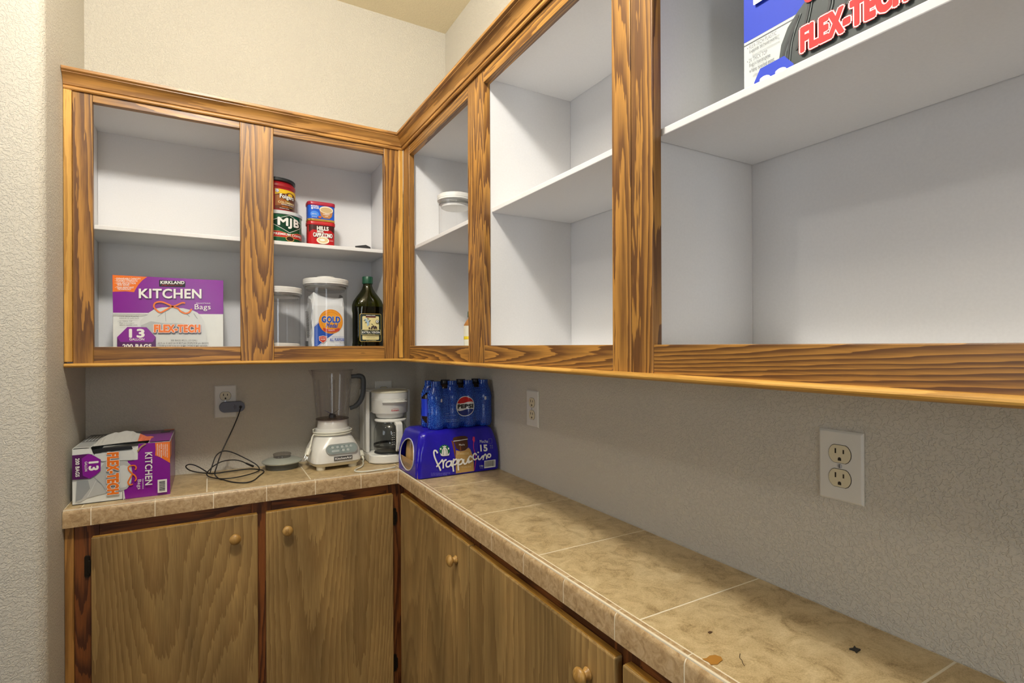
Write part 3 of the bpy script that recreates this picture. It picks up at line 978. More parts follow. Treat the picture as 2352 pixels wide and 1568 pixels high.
# ------------------------------------------------------------------ kitchen bag box standing in the cabinet
def kitchen_box():
    w, d, h = 0.2775, 0.155, 0.2265
    t = thing('trash_bag_box', 'upright purple and white kitchen bag box standing in the back wall cabinet', 'box', (-0.2415 + w / 2, 1.880 + d / 2, FLOORZ), 0)
    box('carton', (-w / 2, -d / 2, 0), (w / 2, d / 2, h), BOXW, t, bevel=0.0015, world=False)
    q = quadmap((258, 215), (1910, 285), (270, 1386), (1906, 1374), w, h)
    P = Print(face_front(w, -d / 2, -w / 2))
    P.rect(0.0006, 0, w - 0.0006, h - 0.0006, BOXW)
    P.poly([(258, 215), (1910, 285), (1908, 790), (1530, 790), (1400, 760), (770, 775), (268, 775)], PURPLE, q)
    P.poly([(262, 217), (750, 240), (680, 290), (620, 360), (580, 430), (562, 468), (440, 458), (264, 466)], ORANGE, q)
    for s, a, b in (('• EXPANDABLE CAPACITY', (295, 285), (655, 258)), ('• FLEXIBLE STRENGTH', (295, 316), (608, 290)), ('• LEAK-PROTECTION', (295, 350), (585, 324)),
                    ('SIDE SEAMS', (330, 376), (495, 352)), ('• TEAR-RESISTANT', (297, 414), (560, 388)), ('TECHNOLOGY', (330, 440), (522, 416))):
        P.text(s, a[0], a[1], b[0], b[1], INKW, q, bold=0.02)
    P.poly([(922, 285), (1312, 305), (1310, 386), (922, 378)], BLACK, q)
    P.text('KIRKLAND', 940, 345, 1300, 298, INKW, q, bold=0.04)
    P.text('Signature', 950, 372, 1270, 352, REDI, q, shear=0.4)
    P.text('KITCHEN', 638, 570, 1572, 425, DPURPLE, q, bold=0.025)
    P.text('KITCHEN', 628, 560, 1562, 415, INKW, q, bold=0.025)
    # picture of a tied white bag
    P.poly([(640, 950), (650, 890), (760, 780), (860, 715), (960, 695), (1060, 690), (1150, 700), (1280, 705), (1420, 735), (1500, 770), (1560, 830), (1600, 900), (1620, 1000), (1640, 1150), (1640, 1374), (640, 1380)], BAGL, q)
    P.poly([(660, 960), (800, 900), (1000, 930), (1240, 930), (1480, 960), (1560, 1060), (1560, 1374), (680, 1378)], BAGG, q)
    P.poly([(700, 1090), (860, 1100), (1560, 1090), (1590, 1374), (880, 1376), (700, 1260)], BAGL, q)
    P.stroke([(900, 830), (1000, 760), (1080, 720)], 0.0012, BAGD, q); P.stroke([(1380, 830), (1290, 760), (1200, 720)], 0.0012, BAGD, q)
    P.stroke([(1010, 760), (1020, 900)], 0.0010, BAGD, q); P.stroke([(1440, 780), (1500, 860)], 0.0010, BAGD, q)
    P.stroke([(1140, 690), (1060, 650), (960, 612), (870, 625), (845, 680), (880, 730), (940, 768), (1020, 730), (1090, 690), (1180, 660), (1260, 625), (1310, 628)], 0.0042, ORANGE, q)
    P.stroke([(1140, 690), (1200, 705), (1240, 750), (1310, 780), (1370, 765), (1410, 715)], 0.0042, ORANGE, q)
    P.text('Bags', 1455, 745, 1705, 645, INKW, q)
    P.text('DRAWSTRING', 1480, 640, 1700, 622, INKW, q)
    P.stroke([(270, 788), (760, 788)], 0.0016, INKW, q, sub=1); P.stroke([(272, 796), (740, 800)], 0.0012, GREYT, q, sub=1)
    for s, x0, y0, x1, y1 in (('• FLEX-TECH PLASTIC', 340, 842, 630, 822), ('Expands to hold more.', 362, 868, 636, 848), ('• 2X THICK TOP', 340, 910, 538, 892),
                              ('Bag is strongest', 362, 938, 565, 918), ('where needed most.', 362, 966, 615, 946)):
        P.text(s, x0, y0, x1, y1, GREYT, q)
    P.text('FLEX-TECH', 854, 1068, 1540, 956, DPURPLE, q, bold=0.03, space=1.16, halo=0.0027)
    P.text('FLEX-TECH', 850, 1064, 1536, 952, INKW, q, bold=0.03, space=1.16, halo=0.0024)
    P.text('FLEX-TECH', 850, 1064, 1536, 952, ORANGE, q, bold=0.03, space=1.16, halo=0.0010)
    P.poly([(470, 986), (740, 990), (874, 1136), (828, 1208), (376, 1208), (328, 1136)], PURPLE, q)
    P.poly([(328, 1136), (376, 1208), (828, 1208), (874, 1136), (874, 1378), (328, 1382)], DPURPLE, q)
    P.text('13', 500, 1138, 704, 1020, INKW, q, halo=0.0015)
    P.text('GALLON', 496, 1186, 706, 1150, INKW, q, bold=0.015)
    P.text('200 BAGS', 402, 1305, 810, 1238, INKW, q, bold=0.04)
    P.text('200 BAGS 49.2 L (13 GAL)', 1092, 1204, 1492, 1172, GREYT, q, bold=0.01)
    P.text('60.9 cm X 68.5 cm X 45.7 µm (TOP)/22.8 µm (BODY)', 902, 1246, 1672, 1214, GREYT, q, bold=0.01)
    P.text('(2 FT X 2 FT 3 IN X 1.8 MIL (TOP)/.9 MIL (BODY)', 920, 1288, 1650, 1258, GREYT, q, bold=0.01)
    P.build('front_print', t)
    E = Print(lambda u, v, d_: (w / 2 + d_, -d / 2 + u, v))
    E.rect(0.001, 0.10, d - 0.001, h - 0.001, PURPLE); E.rect(0.001, h - 0.06, 0.05, h - 0.001, REDI)
    E.build('side_print', t)
    return t
kitchen_box()

# ------------------------------------------------------------------ torn kitchen bag box lying on the counter
def torn_box():
    w, d, h = 0.226, 0.259, 0.1555
    t = thing('trash_bag_box', 'torn-open purple and white kitchen bag box lying on the counter', 'box', (-0.3300 + w / 2, 1.8612 + d / 2, 0.9142), 0)
    x0, x1, y0, y1, th = -w / 2, w / 2, -d / 2, d / 2, 0.0018
    # carton with its top torn open
    top = []
    hx0, hx1, hy0, hy1 = x0 + 0.040, x0 + 0.170, y0, y0 + 0.085
    rnd = random.Random(5)
    boxes('carton', [((x0, y0, 0), (x1, y1, th)), ((x0, y1 - th, th), (x1, y1, h)), ((x0, y0 + th, th), (x0 + th, y1 - th, h)), ((x1 - th, y0 + th, th), (x1, y1 - th, h)),
                     ((x0 + th, y0 + 0.11, h - th), (x1 - th, y1 - th, h)), ((x0 + th, y0 + 0.0, h - th), (x0 + 0.040, y0 + 0.11, h)), ((x0 + 0.172, y0, h - th), (x1 - th, y0 + 0.11, h))], BOXW, t, world=False)
    # front panel with the ragged tear along its upper edge
    pts = [(x0, 0), (x1, 0), (x1, h)]
    tear = [(0.95, 0.995), (0.90, 1.0), (0.84, 0.992), (0.78, 0.985), (0.72, 0.99), (0.66, 0.965), (0.64, 0.94), (0.60, 0.925), (0.57, 0.93), (0.54, 0.905), (0.50, 0.905), (0.47, 0.915), (0.43, 0.895), (0.40, 0.905), (0.36, 0.89), (0.32, 0.895), (0.28, 0.875), (0.25, 0.87), (0.22, 0.865), (0.20, 0.90), (0.18, 0.985), (0.15, 1.0)]
    pts += [(x0 + a * w, b * h) for a, b in tear] + [(x0, h)]
    prism('front_panel', pts, y0, y0 + th, BOXW, t)
    q0 = quadmap((190, 480), (1785, 365), (180, 1440), (1785, 1245), w, h)
    def q(X, Y):
        u, v = q0(X, Y)
        return (u, v)
    P = Print(face_front(w, y0, x0))
    P.poly([(1240, 405), (1400, 392), (1520, 385), (1785, 368), (1785, 1247), (1020, 1335), (1000, 1190), (1100, 1050), (1130, 900), (1060, 690), (1230, 670)], PURPLE, q)
    P.poly([(1525, 390), (1785, 370), (1785, 728), (1700, 680), (1610, 630), (1525, 600), (1535, 500)], ORANGE, q)
    for i, s in enumerate(('• EXPANDABLE CAPACITY', '• FLEXIBLE STRENGTH', '• LEAK-PROTECTION', 'SIDE SEAMS', '• TEAR-RESISTANT', 'TECHNOLOGY')):
        xa = 1745 - i * 34
        a_, b_ = q(xa - 20, 640 - (i % 3) * 18), q(xa, 402)
        P.text(s, a_[0], a_[1], b_[0], b_[1], INKW, None, bold=0.02, rot=90)
    def rtext(s, xa, xb, ya, yb, mat, **kw):
        """rotated text between columns xa..xb reading from row ya down to yb"""
        a, b = q(xa, yb), q(xb, ya)
        P.text(s, a[0], a[1], b[0], b[1], mat, None, rot=90, **kw)
    # white bag picture
    P.poly([(250, 1010), (480, 985), (560, 930), (640, 780), (700, 690), (850, 670), (950, 660), (1040, 690), (1120, 760), (1145, 900), (1120, 1060), (1050, 1160), (940, 1200), (720, 1230), (600, 1260), (420, 1310), (300, 1385), (230, 1390)], BAGG, q)
    P.poly([(900, 780), (1000, 760), (1100, 790), (1130, 900), (1110, 1040), (1030, 1130), (920, 1150)], BAGL, q)
    P.poly([(260, 1020), (430, 1010), (460, 1150), (330, 1330), (240, 1370)], BAGD, q)
    P.stroke([(520, 960), (640, 1080), (700, 1180)], 0.0016, BAGD, q); P.stroke([(560, 1010), (480, 1180), (420, 1290)], 0.0014, BAGL, q)
    # dark roll showing in the torn corner
    P.poly([(500, 500), (640, 470), (1130, 440), (1150, 490), (620, 545), (520, 560)], BLACK, q)
    P.poly([(540, 565), (1140, 505), (1180, 560), (1170, 670), (640, 690), (540, 600)], BAGL, q)
    P.stroke([(1370, 400), (1290, 450), (1230, 530)], 0.0040, CARD, q)
    P.stroke([(1145, 905), (1090, 850), (1075, 800), (1110, 770), (1180, 765), (1205, 800), (1190, 840)], 0.0034, ORANGE, q)
    P.stroke([(1145, 905), (1190, 940), (1205, 990), (1180, 1030)], 0.0034, ORANGE, q)
    P.stroke([(1145, 905), (1100, 980), (1070, 1050), (1100, 1090), (1150, 1075)], 0.0034, ORANGE, q)
    # dark stripe and hexagon
    P.poly([(190, 585), (440, 562), (500, 575), (440, 980), (188, 1000)], DPURPLE, q)
    P.poly([(440, 562), (520, 590), (632, 660), (630, 850), (555, 920), (460, 982), (350, 930), (335, 640)], PURPLE, q)
    rtext('200 BAGS', 238, 302, 632, 952, INKW, bold=0.03)
    rtext('13', 448, 592, 690, 842, INKW, halo=0.0013)
    rtext('GALLON', 382, 424, 690, 858, INKW, bold=0.01)
    rtext('FLEX-TECH', 736, 918, 538, 1252, DPURPLE, bold=0.03, space=1.16, halo=0.0027)
    rtext('FLEX-TECH', 736, 918, 538, 1252, INKW, bold=0.03, space=1.16, halo=0.0024)
    rtext('FLEX-TECH', 736, 918, 538, 1252, ORANGE, bold=0.03, space=1.16, halo=0.0010)
    rtext('KITCHEN', 1355, 1480, 535, 1095, INKW, bold=0.02)
    rtext('Bags', 1215, 1290, 995, 1165, INKW)
    rtext('DRAWSTRING', 1308, 1330, 985, 1155, INKW)
    P.stroke([(985, 1200), (985, 1340)], 0.0016, GREYT, q, sub=1); P.stroke([(1000, 1195), (1000, 1338)], 0.0018, INKW, q, sub=1)
    a, b = q(1570, 1220), q(1732, 985)
    bars(P, a[0], a[1], b[0], b[1], None, vertical=False)
    P.build('front_print', t)
    T = Print(lambda u, v, d_: (x0 + u, y0 + v, h + d_))
    T.rect(0.001, 0.11, 0.070, d - 0.002, GREYTOP); T.rect(0.002, 0.02, 0.038, 0.11, BAGG)
    for k in range(6):
        T.rect(0.006 + 0.008 * k, 0.12, 0.010 + 0.008 * k, 0.22, BAGL)
    T.rect(0.070, 0.112, 0.135, d - 0.002, BAGD)
    T.rect(0.135, 0.112, w - 0.001, d - 0.002, PURPLE); T.rect(0.174, 0.004, w - 0.001, 0.112, PURPLE)
    T.rect(0.190, 0.19, 0.215, d - 0.03, GREYT); T.rect(0.196, d - 0.028, w - 0.001, d - 0.003, ORANGE)
    T.build('top_print', t)
    R = Print(lambda u, v, d_: (x1 + d_, y0 + u, v))
    R.rect(0.001, 0.001, d - 0.002, h - 0.001, PURPLE); R.rect(0.001, h - 0.05, 0.06, h - 0.001, ORANGE)
    R.build('side_print', t)
    # the torn flap standing up from the opening, grey card inside with an orange patch
    n = 16
    V = []
    for k in range(n + 1):
        s = k / n
        x = x0 + 0.040 + 0.135 * s
        zt = 0.004 + 0.022 * math.sin(math.pi * min(1, s * 1.15)) ** 0.8 + 0.004 * rnd.random()
        yb = y0 + 0.030 + 0.055 * s if s < 0.5 else y0 + 0.0575 + 0.02 * (s - 0.5)
        V.append((x, yb, h - 0.002)); V.append((x + 0.004, yb + 0.028, h + zt))
        V.append((x, yb + 0.0012, h - 0.002)); V.append((x + 0.004, yb + 0.0292, h + zt))
    F = []
    I = []
    for k in range(n):
        a = 4 * k
        F += [(a, a + 4, a + 5, a + 1), (a + 2, a + 3, a + 7, a + 6), (a + 1, a + 5, a + 7, a + 3), (a, a + 2, a + 6, a + 4)]
        I += [1 if k >= 12 else 0, 2, 0, 0]
    mk('torn_flap', V, F, [flat(178, 178, 174, 0.7, tag='card_inside'), flat(206, 110, 78, 0.6, tag='flap_orange'), BOXW], t, idx=I)
    # white bags inside
    loft('bag_roll', [(0.004, 0.060, 0.10, 3, -0.01, 0.0), (0.06, 0.066, 0.11, 3, -0.01, 0), (0.12, 0.064, 0.105, 3, -0.01, 0), (0.138, 0.05, 0.09, 3, -0.01, 0)], flat(205, 206, 204, 0.35, tag='bag_plastic'), t)
    return t
torn_box()

# ------------------------------------------------------------------ blue trash bag box on the upper shelf
def blue_box():
    w, h, d = 0.300, 0.232, 0.150
    t = thing('trash_bag_box', 'blue and white box of black trash bags on the high shelf', 'box', (0.720 + d / 2, 0.533 - w / 2, 1.6937))
    x0, y0 = -d / 2, w / 2
    box('carton', (x0, -w / 2, 0), (d / 2, w / 2, h), BOXW, t, bevel=0.0012, world=False)
    P = Print(face_left(x0, y0))
    NAVY = flat(24, 58, 190, 0.65, tag='ink_royal_blue'); BW = flat(204, 210, 210, 0.65, tag='matte_box_white')
    BG = flat(52, 60, 60, 0.6, tag='ink_black_bag'); BG2 = flat(88, 98, 98, 0.6, tag='ink_bag_gloss'); BG3 = flat(34, 39, 41, 0.6, tag='ink_bag_fold')
    RO = flat(200, 30, 30, 0.65, tag='ink_bright_red')
    P.rect(0.0005, 0.0005, w - 0.0005, h - 0.0005, BW)
    P.rect(0.0005, 0.121, w - 0.0005, h - 0.0006, NAVY)
    P.rect(0.0005, 0.1155, 0.09, 0.1168, GREYT)
    bag = [(0.058, 0.0), (0.058, 0.065), (0.062, 0.088), (0.072, 0.108), (0.088, 0.124), (0.10, 0.133), (0.125, 0.142), (0.16, 0.144), (0.195, 0.140), (0.225, 0.126), (0.245, 0.10), (0.252, 0.06), (0.252, 0.0)]
    P.poly(bag, BG)
    for pts in ([(0.062, 0.03), (0.066, 0.075), (0.085, 0.112)], [(0.088, 0.118), (0.075, 0.085), (0.070, 0.04)], [(0.105, 0.13), (0.098, 0.10), (0.085, 0.07)], [(0.13, 0.138), (0.132, 0.11), (0.125, 0.09)], [(0.155, 0.14), (0.16, 0.115), (0.15, 0.095)], [(0.19, 0.135), (0.205, 0.11), (0.215, 0.08)]):
        P.stroke(pts, 0.0035, BG3); P.stroke([(a + 0.004, b) for a, b in pts], 0.0016, BG2)
    P.stroke([(0.128, 0.139), (0.118, 0.145), (0.106, 0.142), (0.10, 0.135), (0.105, 0.128), (0.116, 0.131)], 0.0055, RO)
    P.stroke([(0.128, 0.139), (0.15, 0.150), (0.168, 0.148), (0.172, 0.138), (0.160, 0.132), (0.145, 0.136)], 0.0055, RO)
    P.text('LARGE', 0.021, 0.169, 0.185, 0.207, INKW, halo=0.0016)
    P.text('FLEX-TECH', 0.0940, 0.0610, 0.2240, 0.0945, RO, bold=0.03, space=1.14, halo=0.0036)
    P.text('FLEX-TECH', 0.0940, 0.0610, 0.2240, 0.0945, INKW, bold=0.03, space=1.14, halo=0.0029)
    P.text('FLEX-TECH', 0.0940, 0.0610, 0.2240, 0.0945, RO, bold=0.03, space=1.14, halo=0.0014)
    for s, u0, u1, v0, v1 in (('• FLEX-TECH PLASTIC', 0.0095, 0.0575, 0.1045, 0.1105), ('Expands to hold more.', 0.0135, 0.0590, 0.0965, 0.1030), ('• 2X THICK TOP', 0.0095, 0.043, 0.0840, 0.0900),
                              ('Bag is strongest', 0.0135, 0.048, 0.0755, 0.0822), ('where needed most.', 0.0135, 0.0555, 0.0675, 0.0742)):
        P.text(s, u0, v0, u1, v1, GREYT)
    P.poly([(0.022, 0.0), (0.022, 0.050), (0.032, 0.0665), (0.070, 0.0675), (0.084, 0.050), (0.084, 0.0)], NAVY)
    P.text('33', 0.032, 0.020, 0.074, 0.0515, INKW, halo=0.0015)
    P.text('GALLON', 0.032, 0.014, 0.072, 0.021, INKW, bold=0.02)
    P.build('front_print', t)
    return t
blue_box()

# ------------------------------------------------------------------ coffee cans and tins
def cyl_face(r, th0, c=(0, 0)):
    """label wrapped on an upright cylinder, u=0 at angle th0, growing to the viewer's right"""
    def fn(u, v, d):
        a = th0 + u / r
        return (c[0] + (r + d) * math.cos(a), c[1] + (r + d) * math.sin(a), v)
    return fn

def green_can():
    t = thing('coffee_can', 'large round green coffee can with white lid under the red canister', 'can', (0.2075, 2.030, SH1 + 0.0002))
    r, h = 0.0800, 0.1185
    G = flat(28, 92, 58, 0.25, 0.2, tag='can_green'); GD = flat(18, 62, 42, 0.25, 0.2, tag='can_dark_green'); RB = flat(196, 40, 34, 0.28, tag='can_red'); GOLD = flat(206, 170, 96, 0.3, tag='ink_gold')
    lathe('can_body', [(0.0, 0.0), (r - 0.002, 0.0), (r, 0.001), (r, 0.003), (r - 0.001, 0.004), (r - 0.001, h - 0.014), (r - 0.001, h - 0.0145)], G, t, seg=64)
    lathe('lid', [(r + 0.0006, h - 0.0125), (r + 0.0014, h - 0.012), (r + 0.0014, h - 0.002), (r - 0.001, h), (r - 0.004, h - 0.0006), (0.0, h - 0.001)], flat(208, 214, 216, 0.35, tag='lid_white'), t, seg=64)
    # label axis direction: the diamond is centred a little right of the camera direction
    th = math.atan2(-1, -0.11)
    cf = cyl_face(r - 0.0007, th + 0.50)
    P = Print(lambda u, v, d: cf(u, v + 0.0140, d), 0.004)
    W = 0.045
    P.poly([(-0.16, 0.034), (-0.035, 0.034), (0.0, 0.026), (0.035, 0.034), (0.075, 0.034), (0.075, 0.013), (-0.16, 0.013)], GOLD)
    P.poly([(-0.16, 0.0328), (-0.034, 0.0328), (0.0, 0.0248), (0.034, 0.0328), (0.075, 0.0328), (0.075, 0.0142), (-0.16, 0.0142)], RB)
    P.poly([(-0.058, 0.064), (-0.052, 0.071), (0.0, 0.091), (0.052, 0.071), (0.058, 0.064), (0.052, 0.055), (0.0, 0.030), (-0.052, 0.055)], INKW)
    P.poly([(-0.0562, 0.064), (-0.0508, 0.0698), (0.0, 0.0894), (0.0508, 0.0698), (0.0562, 0.064), (0.0508, 0.0562), (0.0, 0.0317), (-0.0508, 0.0562)], GD)
    P.text('MJB', -0.036, 0.0450, 0.041, 0.0780, GD, halo=0.0030)
    P.text('MJB', -0.037, 0.0460, 0.040, 0.0790, INKW, halo=0.0017)
    P.text('PREMIUM COFFEE', -0.052, 0.0195, 0.056, 0.0275, INKW, bold=0.03)
    P.ell(0.002, 0.010, 0.0155, 0.0095, GOLD); P.ell(0.002, 0.0100, 0.0128, 0.0075, flat(58, 30, 18, 0.3, tag='ink_coffee'))
    P.build('label_print', t)
    return t
green_can()

def red_canister():
    t = thing('coffee_canister', 'red plastic coffee canister with black lid stacked on the green can', 'canister', (0.2010, 2.030, SH1 + 0.1190))
    RED = flat(160, 24, 34, 0.3, tag='canister_red')
    r, h = 0.0655, 0.1160
    lathe('canister_body', [(0.0, 0.0), (r - 0.003, 0.0), (r, 0.002), (r, 0.0775), (r - 0.002, 0.080), (r - 0.0015, 0.083), (r + 0.0005, 0.086), (r, 0.094), (r - 0.006, 0.101), (r - 0.007, 0.104)], RED, t, seg=56)
    lathe('lid', [(r - 0.0055, 0.1035), (r - 0.001, 0.1045), (r, 0.1055), (r, 0.113), (r - 0.002, 0.1155), (0.0, h)], flat(30, 36, 40, 0.35, tag='lid_black'), t, seg=56)
    th = math.atan2(-1, -0.10)
    cf = cyl_face(r + 0.0001, th + 0.50)
    P = Print(lambda u, v, d: cf(u, v + 0.005, d), 0.004)
    Y = flat(236, 194, 40, 0.3, tag='ink_yellow'); BR = flat(110, 58, 30, 0.3, tag='ink_brown'); BR2 = flat(164, 98, 46, 0.3, tag='ink_tan')
    CR = flat(232, 214, 160, 0.3, tag='ink_cream')
    P.rect(-0.034, 0.002, 0.080, 0.0705, BR)
    P.poly([(-0.034, 0.050), (-0.02, 0.055), (0.0, 0.057), (0.03, 0.052), (0.08, 0.046), (0.08, 0.0705), (-0.034, 0.0705)], Y)
    P.poly([(-0.034, 0.012), (-0.034, 0.048), (-0.015, 0.050), (0.012, 0.040), (0.004, 0.020)], BR2)
    P.ell(0.022, 0.046, 0.026, 0.017, BR); P.ell(0.020, 0.054, 0.010, 0.006, Y)
    P.ell(-0.027, 0.0635, 0.0058, 0.0058, INKW); P.ring(-0.027, 0.0635, 0.0058, 0.0058, 0.0008, BLUEI, n=20); P.text('K', -0.029, 0.0613, -0.0250, 0.0657, BLUEI, bold=0.04)
    P.text('Folgers', -0.0175, 0.0345, 0.0350, 0.0535, BLACK, halo=0.0014)
    P.text('Folgers', -0.0185, 0.0355, 0.0340, 0.0535, INKW, halo=0.0007)
    P.text('100%', 0.000, 0.0300, 0.014, 0.0332, Y)
    P.text('COLOMBIAN', -0.0245, 0.0215, 0.0360, 0.0290, CR, bold=0.03)
    P.text('MEDIUM-DARK ROAST', -0.014, 0.0168, 0.034, 0.0200, INKW, bold=0.02)
    P.rect(-0.013, 0.0080, 0.009, 0.0135, BR2); P.rect(0.011, 0.0080, 0.030, 0.0135, flat(120, 96, 44, 0.3, tag='ink_olive'))
    P.text('GROUND COFFEE', -0.020, 0.0032, 0.012, 0.0058, INKW, bold=0.02)
    P.build('label_print', t)
    return t
red_canister()

def tin(name, label, z, h, body, lidm, rim_bottom, draw, hx=0.0465, hy=0.030):
    t = thing(name, label, 'tin', (0.3440, 1.982, z))
    hb = h - 0.011
    loft('tin_body', [(0.0, hx - 0.001, hy - 0.001, 5), (0.001, hx, hy, 5), (0.008, hx, hy, 5)], rim_bottom, t, cap=True, smooth=50)
    loft('tin_wall', [(0.0082, hx - 0.0008, hy - 0.0008, 5), (hb, hx - 0.0008, hy - 0.0008, 5)], body, t, smooth=50)
    loft('lid', [(hb - 0.002, hx + 0.0006, hy + 0.0006, 5), (hb, hx + 0.0012, hy + 0.0012, 5), (h - 0.002, hx + 0.0012, hy + 0.0012, 5), (h, hx - 0.001, hy - 0.001, 5)], lidm, t, smooth=50)
    P = Print(lambda u, v, d: (u, -hy * (1 - min(0.999, abs(u / hx)) ** 5) ** 0.2 + 0.0008 - d - 0.0002, v), 0.005)
    draw(P)
    P.build('label_print', t)
    return t
def hills(P):
    P.poly([(-0.043, 0.085), (-0.043, 0.055), (-0.03, 0.065), (0, 0.060), (0.03, 0.066), (0.043, 0.055), (0.043, 0.085)], flat(66, 28, 26, 0.3, tag='tin_brown'))
    P.text('HILLS', -0.016, 0.064, 0.022, 0.077, INKW, halo=0.0009)
    P.text('BROS.', -0.016, 0.056, 0.006, 0.062, INKW, halo=0.0005)
    P.text('CAPPUCCINO', -0.028, 0.0385, 0.036, 0.0535, BLACK, halo=0.0013)
    P.text('CAPPUCCINO', -0.029, 0.0395, 0.035, 0.0535, INKW, halo=0.0007)
    P.ell(0.003, 0.028, 0.0215, 0.0125, flat(244, 236, 214, 0.3, tag='ink_cup')); P.ell(0.003, 0.029, 0.0175, 0.0090, flat(224, 200, 150, 0.3, tag='ink_foam')); P.ell(0.001, 0.0295, 0.009, 0.0042, INKW)
    P.text('DRINK MIX', 0.027, 0.027, 0.038, 0.0305, INKW)
    P.rect(-0.012, 0.010, 0.020, 0.0145, flat(96, 34, 28, 0.3, tag='ink_maroon'))
def maxwell(P):
    P.ell(-0.024, 0.024, 0.014, 0.011, flat(70, 140, 236, 0.3, tag='ink_light_blue'))
    P.text('MAXWELL', -0.036, 0.049, -0.010, 0.0545, INKW, bold=0.04)
    P.text('HOUSE', -0.028, 0.0425, -0.010, 0.0480, INKW, bold=0.04)
    P.ell(-0.0325, 0.0440, 0.0030, 0.0040, INKW)
    P.poly([(-0.008, 0.040), (0.038, 0.040), (0.034, 0.020), (0.026, 0.012), (0.006, 0.012), (-0.003, 0.020)], flat(186, 128, 74, 0.3, tag='ink_mug'))
    P.ell(0.015, 0.042, 0.0235, 0.0125, flat(240, 230, 206, 0.3, tag='ink_rim')); P.ell(0.015, 0.041, 0.0200, 0.0095, flat(204, 176, 130, 0.3, tag='ink_latte'))
    P.text('HAZELNUT', 0.004, 0.0240, 0.027, 0.0285, INKW, bold=0.03); P.text('café', 0.010, 0.0175, 0.021, 0.0225, INKW)
    P.ell(-0.007, 0.0145, 0.006, 0.004, flat(190, 100, 60, 0.3, tag='ink_nut'))
    P.text('CAFE STYLE', -0.034, 0.0215, -0.018, 0.0260, INKW); P.text('NET WT 9 OZ', -0.034, 0.0110, -0.017, 0.0145, INKW)
tin('coffee_tin', 'red rectangular cappuccino tin beneath the blue tin', SH1 + 0.0002, 0.0945, flat(186, 28, 34, 0.25, tag='tin_red'), flat(186, 32, 40, 0.3, tag='tin_lid_red'), flat(176, 26, 32, 0.25, tag='tin_red_rim'), hills)
tin('coffee_tin', 'small blue rectangular café tin with red lid stacked on the red tin', SH1 + 0.0950, 0.0690, flat(34, 96, 214, 0.25, tag='tin_blue'), flat(170, 34, 60, 0.3, tag='tin_lid_crimson'), flat(214, 178, 92, 0.25, 0.5, tag='tin_gold'), maxwell)

# black folded scrap at the back of the shelf
_s = thing('black_folded_sheet', 'small black folded sheet at the back corner of the coffee shelf', 'sheet', (0.525, 2.085, SH1 + 0.0002))
mk('sheet_panel', [(-0.028, 0.000, 0), (0.032, 0.000, 0), (0.032, 0.0285, 0.050), (0.014, 0.0285, 0.057), (-0.028, 0.0285, 0.049), (-0.028, 0.0015, 0), (0.032, 0.0015, 0), (0.032, 0.0293, 0.0490), (0.014, 0.0293, 0.0560), (-0.028, 0.0293, 0.0480)],
   [(0, 1, 2, 3, 4), (9, 8, 7, 6, 5), (0, 5, 6, 1), (1, 6, 7, 2), (2, 7, 8, 3), (3, 8, 9, 4), (4, 9, 5, 0)], flat(34, 34, 36, 0.6, tag='black_sheet'), _s)

# ------------------------------------------------------------------ clear canisters
LIDW = flat(226, 226, 224, 0.3, tag='canister_lid_white')
GASK = flat(120, 120, 116, 0.4, tag='gasket')
def canister(label, loc, r, h, button_up=True, fill=0.0):
    t = thing('clear_canister', label, 'canister', loc)
    rb = r * 0.925
    lathe('canister_wall', [(0.0, 0.001), (rb - 0.004, 0.001), (rb, 0.004), (rb, h - 0.046), (rb + 0.001, h - 0.034), (r - 0.001, h - 0.024), (r - 0.001, h - 0.020)], CLEAR, t, seg=56)
    l = lathe('lid', [(rb - 0.004, h - 0.0330), (rb - 0.003, h - 0.0220), (r, h - 0.0200), (r, h - 0.0165), (r - 0.0008, h - 0.0160), (r - 0.0008, h - 0.0150), (r, h - 0.0145), (r, h - 0.004), (r - 0.003, h - 0.001), (r - 0.008, h), (0.0, h)], LIDW, t, seg=56)
    lathe('gasket', [(rb - 0.0038, h - 0.0325), (rb - 0.0015, h - 0.0315), (rb - 0.0015, h - 0.0265), (rb - 0.0038, h - 0.0255)], GASK, l, seg=56, close=False)
    lathe('lid_plug', [(rb - 0.006, h - 0.0290), (rb - 0.008, h - 0.0410), (rb - 0.012, h - 0.0430), (0.0, h - 0.0430)], CLEAR if r > 0.07 else LIDW, l, seg=56)
    if button_up:
        lathe('push_button', [(r * 0.40, h - 0.0005), (r * 0.40, h + 0.0075), (r * 0.37, h + 0.0090), (0.0, h + 0.0094)], LIDW, l, seg=40)
    else:
        lathe('push_button', [(r * 0.40, h + 0.0002), (r * 0.39, h + 0.0008), (0.0, h + 0.0008)], LIDW, l, seg=40)
    return t
canister('clear tall canister with white push-button lid holding a flour bag', (0.3560, 1.950, FLOORZ + 0.0003), 0.0765, 0.2550)
canister('shorter clear canister with white lid half hidden by the middle stile', (0.2000, 1.950, FLOORZ + 0.0003), 0.0765, 0.2180, False)
_fl = thing('flour_powder', 'white powder left in the bottom of the shorter clear canister', 'powder', (0.2000, 1.950, FLOORZ + 0.0018))
lathe('powder_heap', [(0.0, 0.0), (0.066, 0.0), (0.0685, 0.004), (0.0685, 0.026), (0.060, 0.028), (0.03, 0.030), (0.0, 0.031)], flat(236, 234, 228, 0.9, tag='flour'), _fl, seg=48)
canister('clear canister with white lid on the shelf of the right wall cabinet', (0.7010, 1.600, 1.7008), 0.0590, 0.1400, False)

